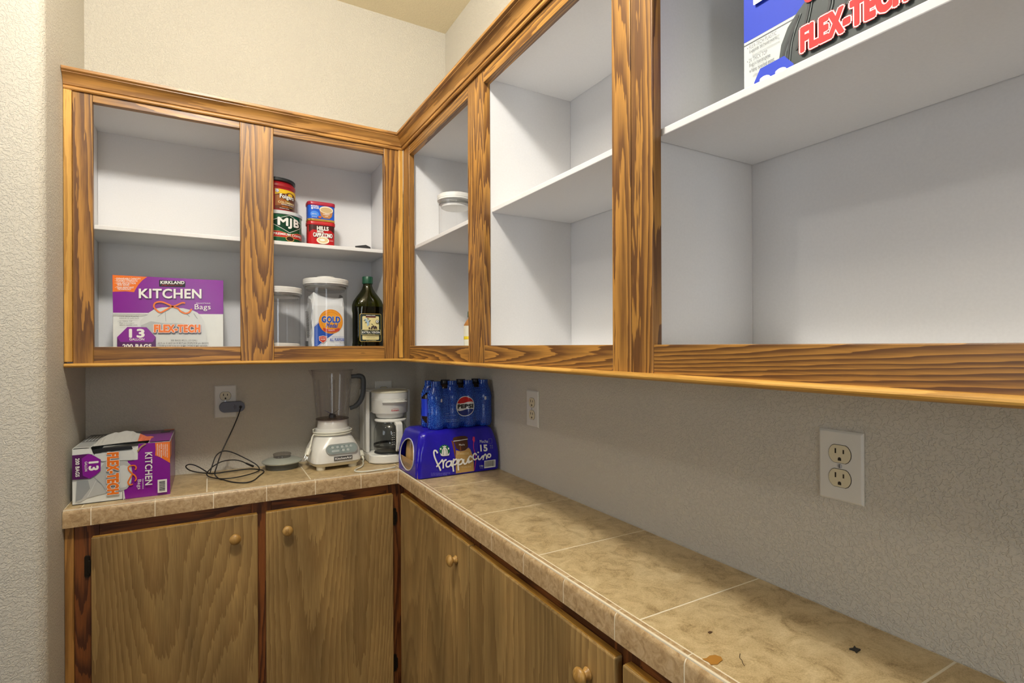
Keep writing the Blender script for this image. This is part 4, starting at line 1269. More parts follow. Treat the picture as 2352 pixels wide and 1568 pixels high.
def flour_bag():
    t = thing('flour_bag', 'crumpled white paper flour bag inside the tall clear canister', 'bag', (0.3560, 1.950, FLOORZ + 0.0020), math.radians(6))
    PW = flat(228, 232, 236, 0.6, tag='paper_white')
    hx, hy, h = 0.0560, 0.0350, 0.192
    V, F = [], []
    nx, nz = 20, 24
    rnd = random.Random(11)
    ph = [rnd.uniform(0, 6.28) for _ in range(8)]
    def wob(a, z):
        return 0.0010 * math.sin(7 * a + 90 * z + ph[0]) + 0.0008 * math.sin(13 * a - 140 * z + ph[1])
    ring = sup(1, 1, 9, 48)
    zs = [h * k / nz for k in range(nz + 1)]
    for z in zs:
        s = 1 if z < h * 0.86 else 1 - 0.25 * (z / h - 0.86) / 0.14
        for k, (x, y) in enumerate(ring):
            a = 2 * math.pi * k / 48
            zz = z
            if z > h * 0.9:
                zz += 0.008 * math.sin(3 * a + 1.2) + 0.006 * math.sin(5 * a)
            V.append((x * hx * (1 - 0.04 * (1 - s)) + wob(a, z), y * hy * s + wob(a + 1, z), zz))
    m = 48
    for i in range(nz):
        for k in range(m):
            F.append((i * m + k, i * m + (k + 1) % m, (i + 1) * m + (k + 1) % m, (i + 1) * m + k))
    F.append(tuple(range(m - 1, -1, -1))); F.append(tuple(nz * m + k for k in range(m)))
    mk('paper_bag', V, F, PW, t, smooth=50)
    P = Print(lambda u, v, d: (u, -hy - 0.0021 - d, v), 0)
    FB = flat(34, 84, 186, 0.4, tag='ink_flour_blue'); FO = flat(244, 166, 40, 0.4, tag='ink_medal'); FO2 = flat(228, 120, 44, 0.4, tag='ink_medal_dark')
    CRM = flat(204, 70, 52, 0.4, tag='ink_crest')
    P.rect(-0.0515, 0.002, 0.0515, 0.158, PW)
    P.poly([(-0.0505, 0.085), (-0.028, 0.106), (0.022, 0.066), (-0.014, 0.040), (-0.0505, 0.010)], FB)
    P.stroke([(-0.0505, 0.088), (-0.030, 0.107)], 0.0008, FB, sub=1); P.stroke([(-0.050, 0.007), (-0.010, 0.040)], 0.0008, FB, sub=1)
    P.ell(0.006, 0.104, 0.0415, 0.0425, FO); P.ring(0.006, 0.104, 0.0405, 0.0415, 0.0012, FO2); P.ring(0.006, 0.104, 0.0325, 0.0335, 0.0012, FO2)
    P.text('GOLD', -0.025, 0.101, 0.037, 0.121, INKW, halo=0.0022)
    P.text('GOLD', -0.025, 0.101, 0.037, 0.121, FB, halo=0.0013)
    P.text('Medal', -0.012, 0.083, 0.030, 0.098, FB, shear=0.3, halo=0.0005)
    P.poly([(-0.022, 0.082), (-0.004, 0.0775), (0.018, 0.0775), (0.036, 0.082), (0.034, 0.072), (0.018, 0.068), (-0.004, 0.068), (-0.020, 0.072)], CRM)
    P.text('QUALITY', -0.004, 0.0705, 0.019, 0.0760, INKW, bold=0.02)
    P.text('1880', 0.002, 0.0645, 0.013, 0.0675, FO2)
    P.poly([(-0.036, 0.052), (-0.022, 0.055), (-0.008, 0.052), (-0.009, 0.038), (-0.022, 0.028), (-0.035, 0.038)], INKW)
    P.poly([(-0.0345, 0.0508), (-0.022, 0.0535), (-0.0095, 0.0508), (-0.0105, 0.0385), (-0.022, 0.0300), (-0.0335, 0.0385)], CRM)
    P.text('OUR TRUSTED', -0.032, 0.0460, -0.012, 0.0495, INKW); P.text('FLOUR', -0.030, 0.0395, -0.014, 0.0440, INKW, bold=0.03)
    P.text('ENRICHED BLEACHED', 0.008, 0.0495, 0.051, 0.0520, FB)
    P.text('ALL PURPOSE', 0.001, 0.036, 0.051, 0.0465, FB, bold=0.02)
    P.text('FLOUR', 0.036, 0.027, 0.051, 0.0335, BAGD)
    P.text('PERFECT FOR BAKING', 0.020, 0.0200, 0.051, 0.0222, FB); P.text('COOKIES', 0.022, 0.0100, 0.046, 0.0170, FB)
    P.text('NET WT 5 LB (2.26 kg)', -0.038, 0.0105, 0.000, 0.0145, BAGD)
    P.build('front_print', t)
    S = Print(lambda u, v, d: (-hx - 0.0021 - d, hy - u, v), 0)
    S.rect(0.004, 0.004, 0.060, 0.150, PW)
    for k in range(26):
        S.rect(0.010, 0.048 + 0.0036 * k, 0.010 + 0.030 + 0.012 * ((k * 7) % 5) / 5, 0.0496 + 0.0036 * k, GREYT)
    S.rect(0.056, 0.04, 0.0568, 0.150, FB); S.rect(0.012, 0.010, 0.048, 0.036, GREYT)
    S.build('side_print', t)
    return t
flour_bag()
_bp = thing('black_pouch', 'crumpled black pouch tucked behind the flour bag in the canister', 'pouch', (0.3800, 1.9970, FLOORZ + 0.0020), math.radians(-8))
loft('pouch_body', [(0.0, 0.020, 0.003, 2.4), (0.05, 0.022, 0.0045, 2.4), (0.12, 0.022, 0.0045, 2.4), (0.165, 0.021, 0.0045, 2.4, 0.001, 0), (0.186, 0.017, 0.004, 2.2, 0.002, 0), (0.190, 0.010, 0.003, 2)], flat(44, 44, 46, 0.4, tag='black_foil'), _bp)

# ------------------------------------------------------------------ olive oil bottle
def oil_bottle():
    t = thing('oil_bottle', 'dark green olive oil bottle with green cap and cream label', 'bottle', (0.5030, 1.950, FLOORZ + 0.0003))
    hx, hy = 0.0525, 0.0440
    lay = [(0.0, hx - 0.004, hy - 0.004, 4.5), (0.003, hx - 0.001, hy - 0.001, 4.5), (0.012, hx, hy, 4.5), (0.028, hx - 0.0012, hy - 0.0012, 4.5), (0.032, hx - 0.0022, hy - 0.0022, 4.5), (0.140, hx - 0.0022, hy - 0.0022, 4.5), (0.148, hx - 0.0005, hy - 0.0005, 4.2),
           (0.156, hx, hy, 4), (0.170, hx, hy, 3.6), (0.184, hx * 0.93, hy * 0.95, 3.2), (0.200, hx * 0.74, hy * 0.80, 2.8), (0.216, hx * 0.52, hy * 0.60, 2.4), (0.230, hx * 0.37, hy * 0.44, 2.1), (0.240, 0.0165, 0.0165, 2), (0.252, 0.0155, 0.0155, 2)]
    OIL = flat(26, 26, 10, 0.08, tag='olive_oil_dark')
    loft('bottle_wall', lay, GREENGLASS, t, seg=64, smooth=40)
    loft('oil_fill', [(z, x - 0.0016, y - 0.0016, n) for z, x, y, n in [(0.003, hx - 0.005, hy - 0.005, 4.5), (0.012, hx - 0.0015, hy - 0.0015, 4.5), (0.030, hx - 0.003, hy - 0.003, 4.5), (0.145, hx - 0.0028, hy - 0.0028, 4.5), (0.156, hx - 0.0018, hy - 0.0018, 4), (0.163, hx - 0.0018, hy - 0.0018, 3.8)]], OIL, t, seg=64)
    GC = flat(20, 74, 50, 0.35, tag='cap_green')
    prof = [(0.0185, 0.2480)]
    lathe('cap', [(0.0150, 0.2478), (0.0188, 0.2478), (0.0190, 0.2500), (0.0190, 0.2715), (0.0180, 0.2735), (0.0, 0.2738)], GC, t, seg=36)
    P = Print(lambda u, v, d: (u, -(hy - 0.0022) * (1 - min(0.999, abs(u / hx)) ** 4.5) ** (1 / 4.5) - 0.0003 - d, v), 0.006)
    CRE = flat(226, 214, 156, 0.4, tag='oil_label_cream'); DKG = flat(22, 40, 36, 0.4, tag='oil_label_dark'); GLD = flat(214, 178, 84, 0.35, tag='oil_label_gold'); LBL = flat(170, 196, 216, 0.4, tag='oil_label_blue')
    P.poly(rrect(0.078, 0.1010, 0.006, 4, 0, 0.0860), GLD); P.poly(rrect(0.0752, 0.0982, 0.005, 4, 0, 0.0860), DKG)
    P.poly(rrect(0.060, 0.085, 0.004, 4, 0, 0.0850), CRE)
    P.rect(-0.018, 0.1225, 0.018, 0.1315, flat(92, 26, 28, 0.4, tag='oil_label_maroon')); P.rect(-0.018, 0.1268, 0.018, 0.1322, BLACK)
    P.text('KIRKLAND', -0.0165, 0.1280, 0.0165, 0.1312, INKW, bold=0.04)
    for pts in ([(-0.024, 0.118), (-0.016, 0.108), (-0.008, 0.094)], [(-0.016, 0.120), (-0.012, 0.108), (-0.006, 0.098)], [(-0.004, 0.114), (-0.010, 0.104), (-0.012, 0.092)]):
        P.stroke(pts, 0.0042, LBL)
    for cx, cy, dx, dy in ((-0.022, 0.112, 0.007, 0.004), (-0.010, 0.118, 0.006, -0.003), (-0.004, 0.110, 0.006, 0.004), (-0.018, 0.104, 0.006, 0.003), (0.004, 0.098, 0.006, -0.003), (0.010, 0.090, 0.006, -0.004)):
        P.stroke([(cx - dx / 2, cy - dy / 2), (cx, cy + 0.0008), (cx + dx / 2, cy + dy / 2)], 0.0018, flat(60, 74, 40, 0.4, tag='oil_leaf'))
    for cx, cy in ((0.004, 0.088), (0.009, 0.091), (0.016, 0.089), (0.019, 0.086), (0.002, 0.083), (0.012, 0.084), (-0.006, 0.084)):
        P.ell(cx, cy, 0.0032, 0.0036, flat(70, 56, 56, 0.4, tag='oil_olive'), n=14)
    P.ell(0.0225, 0.1085, 0.0062, 0.0064, BLACK, n=20); P.ell(0.0225, 0.1085, 0.0048, 0.0050, INKW, n=20); P.text('1', 0.0212, 0.1060, 0.0238, 0.1110, BLACK)
    P.rect(-0.034, 0.0605, 0.034, 0.0790, CRE); P.rect(-0.0330, 0.0615, 0.0330, 0.0780, DKG)
    P.text('100% ITALIAN', -0.026, 0.0735, 0.026, 0.0770, CRE)
    P.text('EXTRA VIRGIN', -0.0322, 0.0655, 0.0322, 0.0725, INKW, bold=0.02)
    P.text('OLIVE OIL', -0.014, 0.0622, 0.014, 0.0648, CRE)
    P.text('COLD EXTRACTED', -0.014, 0.0545, 0.020, 0.0568, GREYT); P.text('PRODUCT OF ITALY', -0.018, 0.0490, 0.014, 0.0512, GREYT)
    P.text('2 LITERS', -0.018, 0.0385, 0.018, 0.0412, CRE, bold=0.02)
    P.build('label_print', t)
    return t
oil_bottle()

# small seasoning bottle half hidden by the stile of the right cabinet
_sb = thing('seasoning_bottle', 'small amber seasoning bottle with white and yellow label peeking past the stile', 'bottle', (0.7400, 1.5600, FLOORZ + 0.0003))
lathe('bottle_body', [(0.0, 0.0), (0.024, 0.0), (0.026, 0.003), (0.026, 0.020)], flat(196, 170, 70, 0.2, tag='amber_bottle'), _sb, seg=28)
lathe('label_band', [(0.0262, 0.0200), (0.0262, 0.0840)], flat(222, 222, 206, 0.4, tag='seasoning_label'), _sb, seg=28, close=False)
lathe('label_stripe', [(0.0264, 0.0400), (0.0264, 0.0500)], flat(226, 200, 40, 0.4, tag='seasoning_yellow'), _sb, seg=28, close=False)
lathe('bottle_shoulder', [(0.026, 0.0840), (0.0255, 0.088), (0.020, 0.098), (0.0125, 0.108), (0.0115, 0.114), (0.0, 0.114)], flat(170, 116, 58, 0.2, tag='amber_shoulder'), _sb, seg=28)
lathe('cap', [(0.0135, 0.1120), (0.0140, 0.1130), (0.0140, 0.130), (0.0125, 0.132), (0.0, 0.132)], flat(64, 92, 74, 0.4, tag='cap_dull_green'), _sb, seg=24)
# ------------------------------------------------------------------ things on the counter
CT = 0.9142
BLACKC = flat(28, 27, 28, 0.5, tag='black_cable')
def charger():
    t = thing('wall_charger', 'grey-blue oval wall charger with black cable plugged into the outlet', 'charger', (0.0665, 2.1205, 1.1375))
    G = flat(104, 108, 124, 0.45, tag='charger_grey')
    prism('charger_body', rrect(0.0800, 0.0365, 0.0182, 7), -0.026, 0.0, G, t, smooth=40, bevel=0.0025)
    prism('charger_prongs', [(-0.024, -0.006), (-0.022, -0.006), (-0.022, 0.006), (-0.024, 0.006)], 0.0, 0.001, DARKM, t)
    lathe('cable_socket', [(0.0, -0.0302), (0.0046, -0.0302), (0.0050, -0.0262), (0.0, -0.0262)], BLACKC, t, (0.0262, 0, -0.001), 20, 40, 'y')
    P = Print(face_front(1, -0.0262))
    for s in (-1, 1):
        P.stroke([(0.006, s * 0.002), (0.009, s * 0.0045), (0.007, s * 0.0085)], 0.0012, BLACK)
        P.stroke([(0.010, s * 0.002), (0.013, s * 0.0050)], 0.0010, BLACK)
    P.stroke([(0.003, 0), (0.014, 0)], 0.0010, BLACK, sub=1)
    P.build('charger_mark', t)
    path = [(0.0925, 2.089, 1.1365), (0.0905, 2.080, 1.128), (0.083, 2.075, 1.105), (0.067, 2.065, 1.066), (0.048, 2.05, 1.026), (0.034, 2.035, 0.997), (0.025, 2.02, 0.975), (0.018, 2.0, 0.955), (0.012, 2.000, 0.930), (0.023, 1.985, 0.9168), (0.037, 1.957, 0.9168), (0.057, 1.916, 0.9168),
            (0.079, 1.89, 0.9168), (0.102, 1.881, 0.9168), (0.123, 1.904, 0.9168), (0.143, 1.962, 0.9168), (0.158, 2.002, 0.9168), (0.160, 2.030, 0.9168), (0.150, 2.055, 0.9168), (0.118, 2.085, 0.9168), (0.06, 2.081, 0.9168), (0.014, 2.073, 0.9168), (-0.012, 2.09, 0.9168), (-0.042, 2.105, 0.921), (-0.063, 2.085, 0.935),
            (-0.072, 2.08, 0.948), (-0.064, 2.075, 0.955), (-0.049, 2.07, 0.953), (-0.03, 2.06, 0.943), (-0.012, 2.045, 0.931), (-0.003, 2.02, 0.93), (0.001, 2.03, 0.939), (0.008, 2.04, 0.961), (0.016, 2.05, 0.98), (0.03, 2.06, 0.99), (0.046, 2.07, 0.99), (0.066, 2.07, 0.983), (0.094, 2.07, 0.966), (0.124, 2.06, 0.947),
            (0.142, 2.05, 0.933), (0.148, 2.040, 0.9205), (0.137, 2.008, 0.9200), (0.112, 1.98, 0.9200), (0.078, 1.959, 0.9200), (0.045, 1.956, 0.9200), (0.016, 1.976, 0.9200), (-0.006, 2.010, 0.922), (-0.011, 2.025, 0.930), (0.000, 2.040, 0.940), (0.008, 2.05, 0.946), (0.034, 2.06, 0.957), (0.066, 2.07, 0.957), (0.09, 2.07, 0.951), (0.108, 2.075, 0.94), (0.120, 2.078, 0.932)]
    tube('cable', path, 0.0019, BLACKC, t, sub=5, seg=8, world=True)
    tube('cable_plug', [(0.108, 2.075, 0.940), (0.120, 2.078, 0.932), (0.132, 2.080, 0.925)], lambda s: 0.0028 + 0.0012 * s, BLACKC, t, sub=4, seg=10, world=True)
    return t
charger()

WPLA = flat(232, 231, 224, 0.28, tag='appliance_white'); WPLA2 = flat(226, 220, 196, 0.4, tag='appliance_cream')
CORDW = flat(226, 224, 208, 0.4, tag='cord_white'); CHROME = flat(200, 200, 198, 0.2, 0.9, tag='chrome'); DKGREY = flat(78, 82, 84, 0.4, tag='dark_grey_plastic')

def plug(parent, a, b, pr=True, up=(0, 0, 1)):
    """moulded plug from a (cord side) to b (prong side)"""
    a, b = Vector(a), Vector(b)
    d = (b - a).normalized()
    p = tube('plug', [tuple(a), tuple(a + (b - a) * 0.35), tuple(a + (b - a) * 0.5), tuple(b)], lambda s: 0.0042 if s < 0.38 else 0.0090, CORDW, parent, sub=4, seg=12, flatz=0.75)
    if pr:
        side = d.cross(Vector(up)).normalized()
        for s in (-1, 1):
            tube('prong', [tuple(b + side * s * 0.0055), tuple(b + side * s * 0.0055 + d * 0.014)], 0.0022, CHROME, p, sub=1, seg=8, flatz=0.5)
        tube('prong', [tuple(b + Vector((0, 0, -0.004))), tuple(b + Vector((0, 0, -0.004)) + d * 0.015)], 0.0022, CHROME, p, sub=1, seg=8)
    return p

def blender():
    t = thing('countertop_blender', 'white blender with a clear plastic jar and dark grey handle', 'blender', (0.388, 2.008, CT), math.radians(5))
    L = [(0.0120, 0.0740, 0.0720, 5), (0.0140, 0.0790, 0.0770, 5), (0.0245, 0.0862, 0.0842, 5)]
    loft('base_foot_ring', L, WPLA2, t, seg=72, smooth=40)
    loft('motor_base', [(0.0252, 0.0860, 0.0840, 5), (0.0262, 0.0870, 0.0850, 5), (0.050, 0.0862, 0.0842, 4.6), (0.066, 0.0830, 0.0815, 4.2), (0.080, 0.0780, 0.0765, 3.6), (0.094, 0.0715, 0.0705, 3.0), (0.106, 0.0660, 0.0655, 2.4), (0.112, 0.0630, 0.0630, 2.1), (0.116, 0.0610, 0.0610, 2)], WPLA, t, seg=72, smooth=40)
    for sx in (-1, 1):
        for sy in (-1, 1):
            lathe('rubber_foot', [(0.0, 0.0), (0.0140, 0.0), (0.0150, 0.002), (0.0150, 0.0130), (0.0, 0.0130)], WPLA2, t, (sx * 0.056, sy * 0.054, 0), 24)
    lathe('jar_collar', [(0.0600, 0.1150), (0.0625, 0.1170), (0.0605, 0.1230), (0.0598, 0.1370), (0.0585, 0.1385), (0.0545, 0.1385), (0.0530, 0.1420), (0.0500, 0.1640), (0.0440, 0.1665), (0.0, 0.1668)], WPLA, t, seg=48)
    cd = tube('cord', [((0.0655 + 0.0005 * math.sin(k)) * math.cos(a), (0.0655) * math.sin(a), 0.1185 + 0.0072 * k / 40) for k, a in enumerate([math.radians(175 + 9.2 * j) for j in range(78)])], 0.0030, CORDW, t, sub=2, seg=8)
    tube('cord_tail', [(-0.0650, -0.006, 0.1200), (-0.0735, -0.012, 0.1140), (-0.0800, -0.022, 0.1020), (-0.0850, -0.032, 0.0880)], 0.0030, CORDW, t, seg=8)
    plug(t, (-0.0850, -0.032, 0.0890), (-0.1020, -0.046, 0.0560), True, (0.3, -1, 0))
    # jar
    jar = lathe('jar', [(0.0575, 0.1390), (0.0580, 0.1400), (0.0575, 0.1660), (0.0560, 0.1700), (0.0545, 0.1720), (0.0555, 0.1750), (0.0590, 0.2100), (0.0640, 0.2700), (0.0690, 0.3300), (0.0705, 0.3450), (0.0725, 0.3475), (0.0735, 0.3480)], CLEARBROWN, t, seg=64, close=False)
    lathe('jar_rim', [(0.0705, 0.3465), (0.0738, 0.3472), (0.0742, 0.3492), (0.0715, 0.3492), (0.0705, 0.3465)], CLEARBROWN, jar, seg=64, close=False)
    lathe('jar_seal', [(0.0562, 0.1690), (0.0578, 0.1700), (0.0578, 0.1722), (0.0560, 0.1735), (0.0300, 0.1745), (0.0, 0.1745)], clear_mat('smoky_ring', (0.78, 0.72, 0.70, 1), 0.08, 0.05, 0.3), jar, seg=48)
    mk('pour_spout', [(-0.0660, -0.020, 0.3478), (-0.0660, 0.012, 0.3478), (-0.0870, -0.006, 0.3510), (-0.0655, -0.018, 0.318), (-0.0655, 0.010, 0.318), (-0.0672, -0.004, 0.322)], [(0, 2, 5, 3), (2, 1, 4, 5)], CLEARBROWN, jar, smooth=60)
    for ang in (-150, -100, -35, 20, 80, 140):
        a = math.radians(ang)
        tube('jar_rib', [(r * math.cos(a), r * math.sin(a), z) for r, z in ((0.0556, 0.180), (0.0580, 0.205), (0.0625, 0.260), (0.0662, 0.305), (0.0672, 0.316))], 0.0030, CLEARBROWN, jar, sub=3, seg=8)
    hub = lathe('blade_hub', [(0.0, 0.1748), (0.0130, 0.1748), (0.0120, 0.1850), (0.0080, 0.1890), (0.0, 0.1895)], flat(38, 38, 40, 0.35, tag='hub_black'), t, seg=24)
    for k, (ang, dz) in enumerate(((20, 0.016), (110, -0.004), (200, 0.016), (290, -0.004))):
        a = math.radians(ang)
        c, s = math.cos(a), math.sin(a)
        V = [(0.006 * c - 0.004 * s, 0.006 * s + 0.004 * c, 0.1880), (0.006 * c + 0.004 * s, 0.006 * s - 0.004 * c, 0.1880), (0.034 * c, 0.034 * s, 0.1880 + dz)]
        V += [(x, y, z + 0.0012) for x, y, z in V]
        mk('blade', V, [(0, 1, 2), (5, 4, 3), (0, 3, 4, 1), (1, 4, 5, 2), (2, 5, 3, 0)], CHROME, hub)
    tube('handle', [(0.0660, -0.010, 0.3220), (0.0800, -0.014, 0.3230), (0.0980, -0.018, 0.3225), (0.1075, -0.020, 0.3130), (0.1090, -0.020, 0.2850), (0.1060, -0.019, 0.2520), (0.0960, -0.017, 0.2280), (0.0800, -0.014, 0.2120), (0.0610, -0.010, 0.2050)], lambda s: 0.0072 if 0.15 < s < 0.9 else 0.0060, DKGREY, t, sub=5, seg=12, flatz=1.3)
    # control panel on the sloping front
    o = Vector((0.0100, -0.0810, 0.0720)); up = Vector((0, 0.33, 0.944)).normalized(); nn = Vector((0, -0.944, 0.33)).normalized()
    fn = lambda u, v, d: tuple(o + Vector((u, 0, 0)) + up * v + nn * d)
    def slab(name, poly, d0, d1, mat, parent):
        n = len(poly)
        V = [fn(a, b, d0) for a, b in poly] + [fn(a, b, d1) for a, b in poly]
        F = [tuple(range(n)), tuple(range(2 * n - 1, n - 1, -1))] + [(i, (i + 1) % n, n + (i + 1) % n, n + i) for i in range(n)]
        return mk(name, V, F, mat, parent, bevel=0.0006)
    pan = slab('control_panel', rrect(0.1120, 0.0370, 0.0184, 8), -0.010, 0.0016, flat(168, 174, 172, 0.35, 0.5, tag='panel_rim'), t)
    slab('panel_face', rrect(0.1040, 0.0300, 0.0149, 8), 0.0017, 0.0021, flat(150, 164, 162, 0.4, 0.2, tag='panel_grey'), pan)
    BT = flat(186, 196, 194, 0.35, 0.2, tag='button_grey')
    for bx in (-0.033, -0.016, 0.0, 0.016, 0.032):
        slab('button', rrect(0.0095, 0.0085, 0.0042, 5, bx, 0.0062), 0.0022, 0.0036, BT, pan)
    for bx in (0.003, 0.020):
        slab('button', rrect(0.0100, 0.0085, 0.0042, 5, bx, -0.0065), 0.0022, 0.0036, BT, pan)
    slab('button', rrect(0.0270, 0.0080, 0.0036, 5, -0.024, -0.0072), 0.0022, 0.0036, BT, pan)
    PP = Print(lambda u, v, d: fn(u, v, 0.0022 + d))
    for bx in (-0.041, -0.008, 0.008, 0.024):
        PP.ell(bx, 0.0095, 0.0011, 0.0011, BLACK, n=10)
    for bx in (-0.0035, 0.0125):
        PP.ell(bx, -0.0035, 0.0011, 0.0011, BLACK, n=10)
    PP.build('panel_marks', pan)
    bd = box('badge', (-0.0200, -0.0880, 0.0320), (0.0450, -0.0845, 0.0475), flat(176, 176, 174, 0.3, 0.7, tag='badge_silver'), t, bevel=0.0006, world=False)
    B = Print(face_front(1, -0.0881))
    B.rect(-0.0185, 0.0334, 0.0435, 0.0461, flat(70, 72, 74, 0.35, tag='badge_dark'))
    B.text('KitchenAid', -0.0160, 0.0358, 0.0410, 0.0438, INKW, bold=0.03)
    B.build('badge_lettering', bd)
    return t
blender()

_bl = thing('blender_lid', 'round grey blender lid lying beside the blender', 'lid', (0.2230, 2.0580, CT))
lathe('lid_plug', [(0.0, 0.0), (0.0520, 0.0), (0.0540, 0.003), (0.0560, 0.0190)], flat(86, 90, 90, 0.45, tag='lid_dark_grey'), _bl, seg=56)
lathe('lid_disc', [(0.0555, 0.0190), (0.0640, 0.0205), (0.0668, 0.0235), (0.0660, 0.0270), (0.0560, 0.0325), (0.0400, 0.0370), (0.0280, 0.0382), (0.0, 0.0384)], flat(164, 168, 158, 0.4, tag='lid_grey'), _bl, seg=56)
lathe('filler_cap', [(0.0280, 0.0385), (0.0290, 0.0400), (0.0280, 0.0450), (0.0300, 0.0470), (0.0300, 0.0510), (0.0270, 0.0525), (0.0, 0.0528)], clear_mat('smoky_cap', (0.86, 0.84, 0.84, 1), 0.08, 0.05, 0.3), _bl, seg=48)

def coffee_maker():
    t = thing('coffee_maker', 'white drip coffee maker with a red switch in the counter corner', 'coffee maker', (0.5960, 2.0000, CT))
    w = 0.0860
    # base: straight back, rounded front
    def plan(hw, yb, yf, n=18):
        pts = [(hw, yb), (hw, yf + hw * 0.62)]
        for k in range(n + 1):
            a = math.radians(0 - 180 * k / n)
            pts.append((hw * math.cos(a), yf + hw * 0.62 + hw * 0.62 * math.sin(a)))
        pts += [(-hw, yf + hw * 0.62), (-hw, yb)]
        return pts
    prism('base', plan(0.0845, 0.100, -0.0860), 0.0015, 0.0330, WPLA, t, 'xy', smooth=40, bevel=0.004)
    prism('base_shadow_gap', plan(0.0815, 0.098, -0.0830), 0.0, 0.0014, flat(60, 60, 58, 0.6, tag='base_gap_shade'), t, 'xy')  # dark slab, the shade under the base put into its colour
    lathe('warming_plate', [(0.0, 0.0332), (0.0600, 0.0332), (0.0610, 0.0345), (0.0600, 0.0365), (0.0, 0.0360)], flat(52, 52, 54, 0.35, tag='warming_plate'), t, (0, -0.020, 0), 44)
    # tower with side wings
    box('tower', (-0.0860, 0.048, 0.0335), (0.0860, 0.1080, 0.2660), WPLA, t, bevel=0.004, world=False)
    box('tower_wing', (-0.0860, 0.0060, 0.0335), (-0.0720, 0.0478, 0.2640), WPLA, t, bevel=0.003, world=False)
    box('tower_wing', (0.0720, 0.0060, 0.0335), (0.0860, 0.0478, 0.2640), WPLA, t, bevel=0.003, world=False)
    box('tower_inner', (-0.0715, 0.0440, 0.0340), (0.0715, 0.0478, 0.1840), flat(176, 176, 168, 0.4, tag='inner_grey'), t, world=False)
    # brew basket: round front drawer
    yc = -0.012
    lathe('brew_basket', [(0.0, 0.1650), (0.0480, 0.1650), (0.0500, 0.1660), (0.0545, 0.1800), (0.0555, 0.1815), (0.0650, 0.1830), (0.0664, 0.1850), (0.0680, 0.2320), (0.0682, 0.2325), (0.0672, 0.2330), (0.0684, 0.2345), (0.0684, 0.2375), (0.0674, 0.2380), (0.0686, 0.2395), (0.0688, 0.2580), (0.0670, 0.2600)], WPLA, t, (0, yc, 0), 64)
    box('basket_neck', (-0.0650, 0.0, 0.1845), (0.0650, 0.0478, 0.2580), WPLA, t, world=False)
    lathe('reservoir_lid', [(0.0690, 0.2602), (0.0690, 0.2630), (0.0640, 0.2660), (0.0300, 0.2675), (0.0, 0.2675)], WPLA2, t, (0, yc, 0), 56)
    # finger pull on the basket
    r = 0.0676
    V, F = [], []
    n = 16
    for k in range(n + 1):
        a = math.radians(-128 + 76 * k / n)
        for rr, z in ((r - 0.001, 0.2290), (r + 0.0105, 0.2280), (r + 0.0105, 0.2262), (r - 0.0005, 0.2180)):
            V.append((rr * math.cos(a), yc + rr * math.sin(a), z))
    for k in range(n):
        b = 4 * k
        F += [(b, b + 4, b + 5, b + 1), (b + 1, b + 5, b + 6, b + 2), (b + 2, b + 6, b + 7, b + 3)]
    F += [(0, 1, 2, 3), (4 * n + 3, 4 * n + 2, 4 * n + 1, 4 * n)]
    mk('finger_pull', V, F, WPLA, t, smooth=30)
    P = Print(lambda u, v, d: ((0.0668 + d) * math.sin(u / 0.0668), yc - (0.0668 + d) * math.cos(u / 0.0668), v), 0.004)
    P.text('Sunbeam', -0.0150, 0.1930, 0.0150, 0.1990, REDI, shear=0.25, bold=0.02)
    P.stroke([(-0.012, 0.2000), (0.0, 0.2022), (0.013, 0.2006)], 0.0007, REDI)
    P.build('logo_print', t)
    lathe('switch_ring', [(0.0, -0.002), (0.0110, -0.002), (0.0110, 0.004), (0.0, 0.004)], WPLA, t, (0.0260, -0.0795, 0.0175), 28, 40, 'y')
    lathe('power_switch', [(0.0, -0.0040), (0.0075, -0.0036), (0.0082, -0.0020)], flat(206, 42, 32, 0.3, tag='switch_red'), t, (0.0260, -0.0795, 0.0175), 28, 40, 'y')
    # cord with its plug lying in front
    off = Vector((0.5960, 2.0000, CT))
    tube('cord', [(0.5030, 2.0150, 0.9230), (0.495, 1.995, 0.9180), (0.486, 1.955, 0.9175), (0.470, 1.916, 0.9175), (0.448, 1.890, 0.9175), (0.434, 1.864, 0.9175), (0.442, 1.842, 0.9175), (0.470, 1.8325, 0.9175), (0.510, 1.8335, 0.9175), (0.545, 1.8380, 0.9175), (0.5720, 1.8480, 0.9175)], 0.0026, CORDW, t, sub=6, seg=8, world=True)
    plug(t, tuple(Vector((0.5010, 2.0130, 0.9225)) - off), tuple(Vector((0.4990, 2.0420, 0.9480)) - off), False)
    return t
coffee_maker()

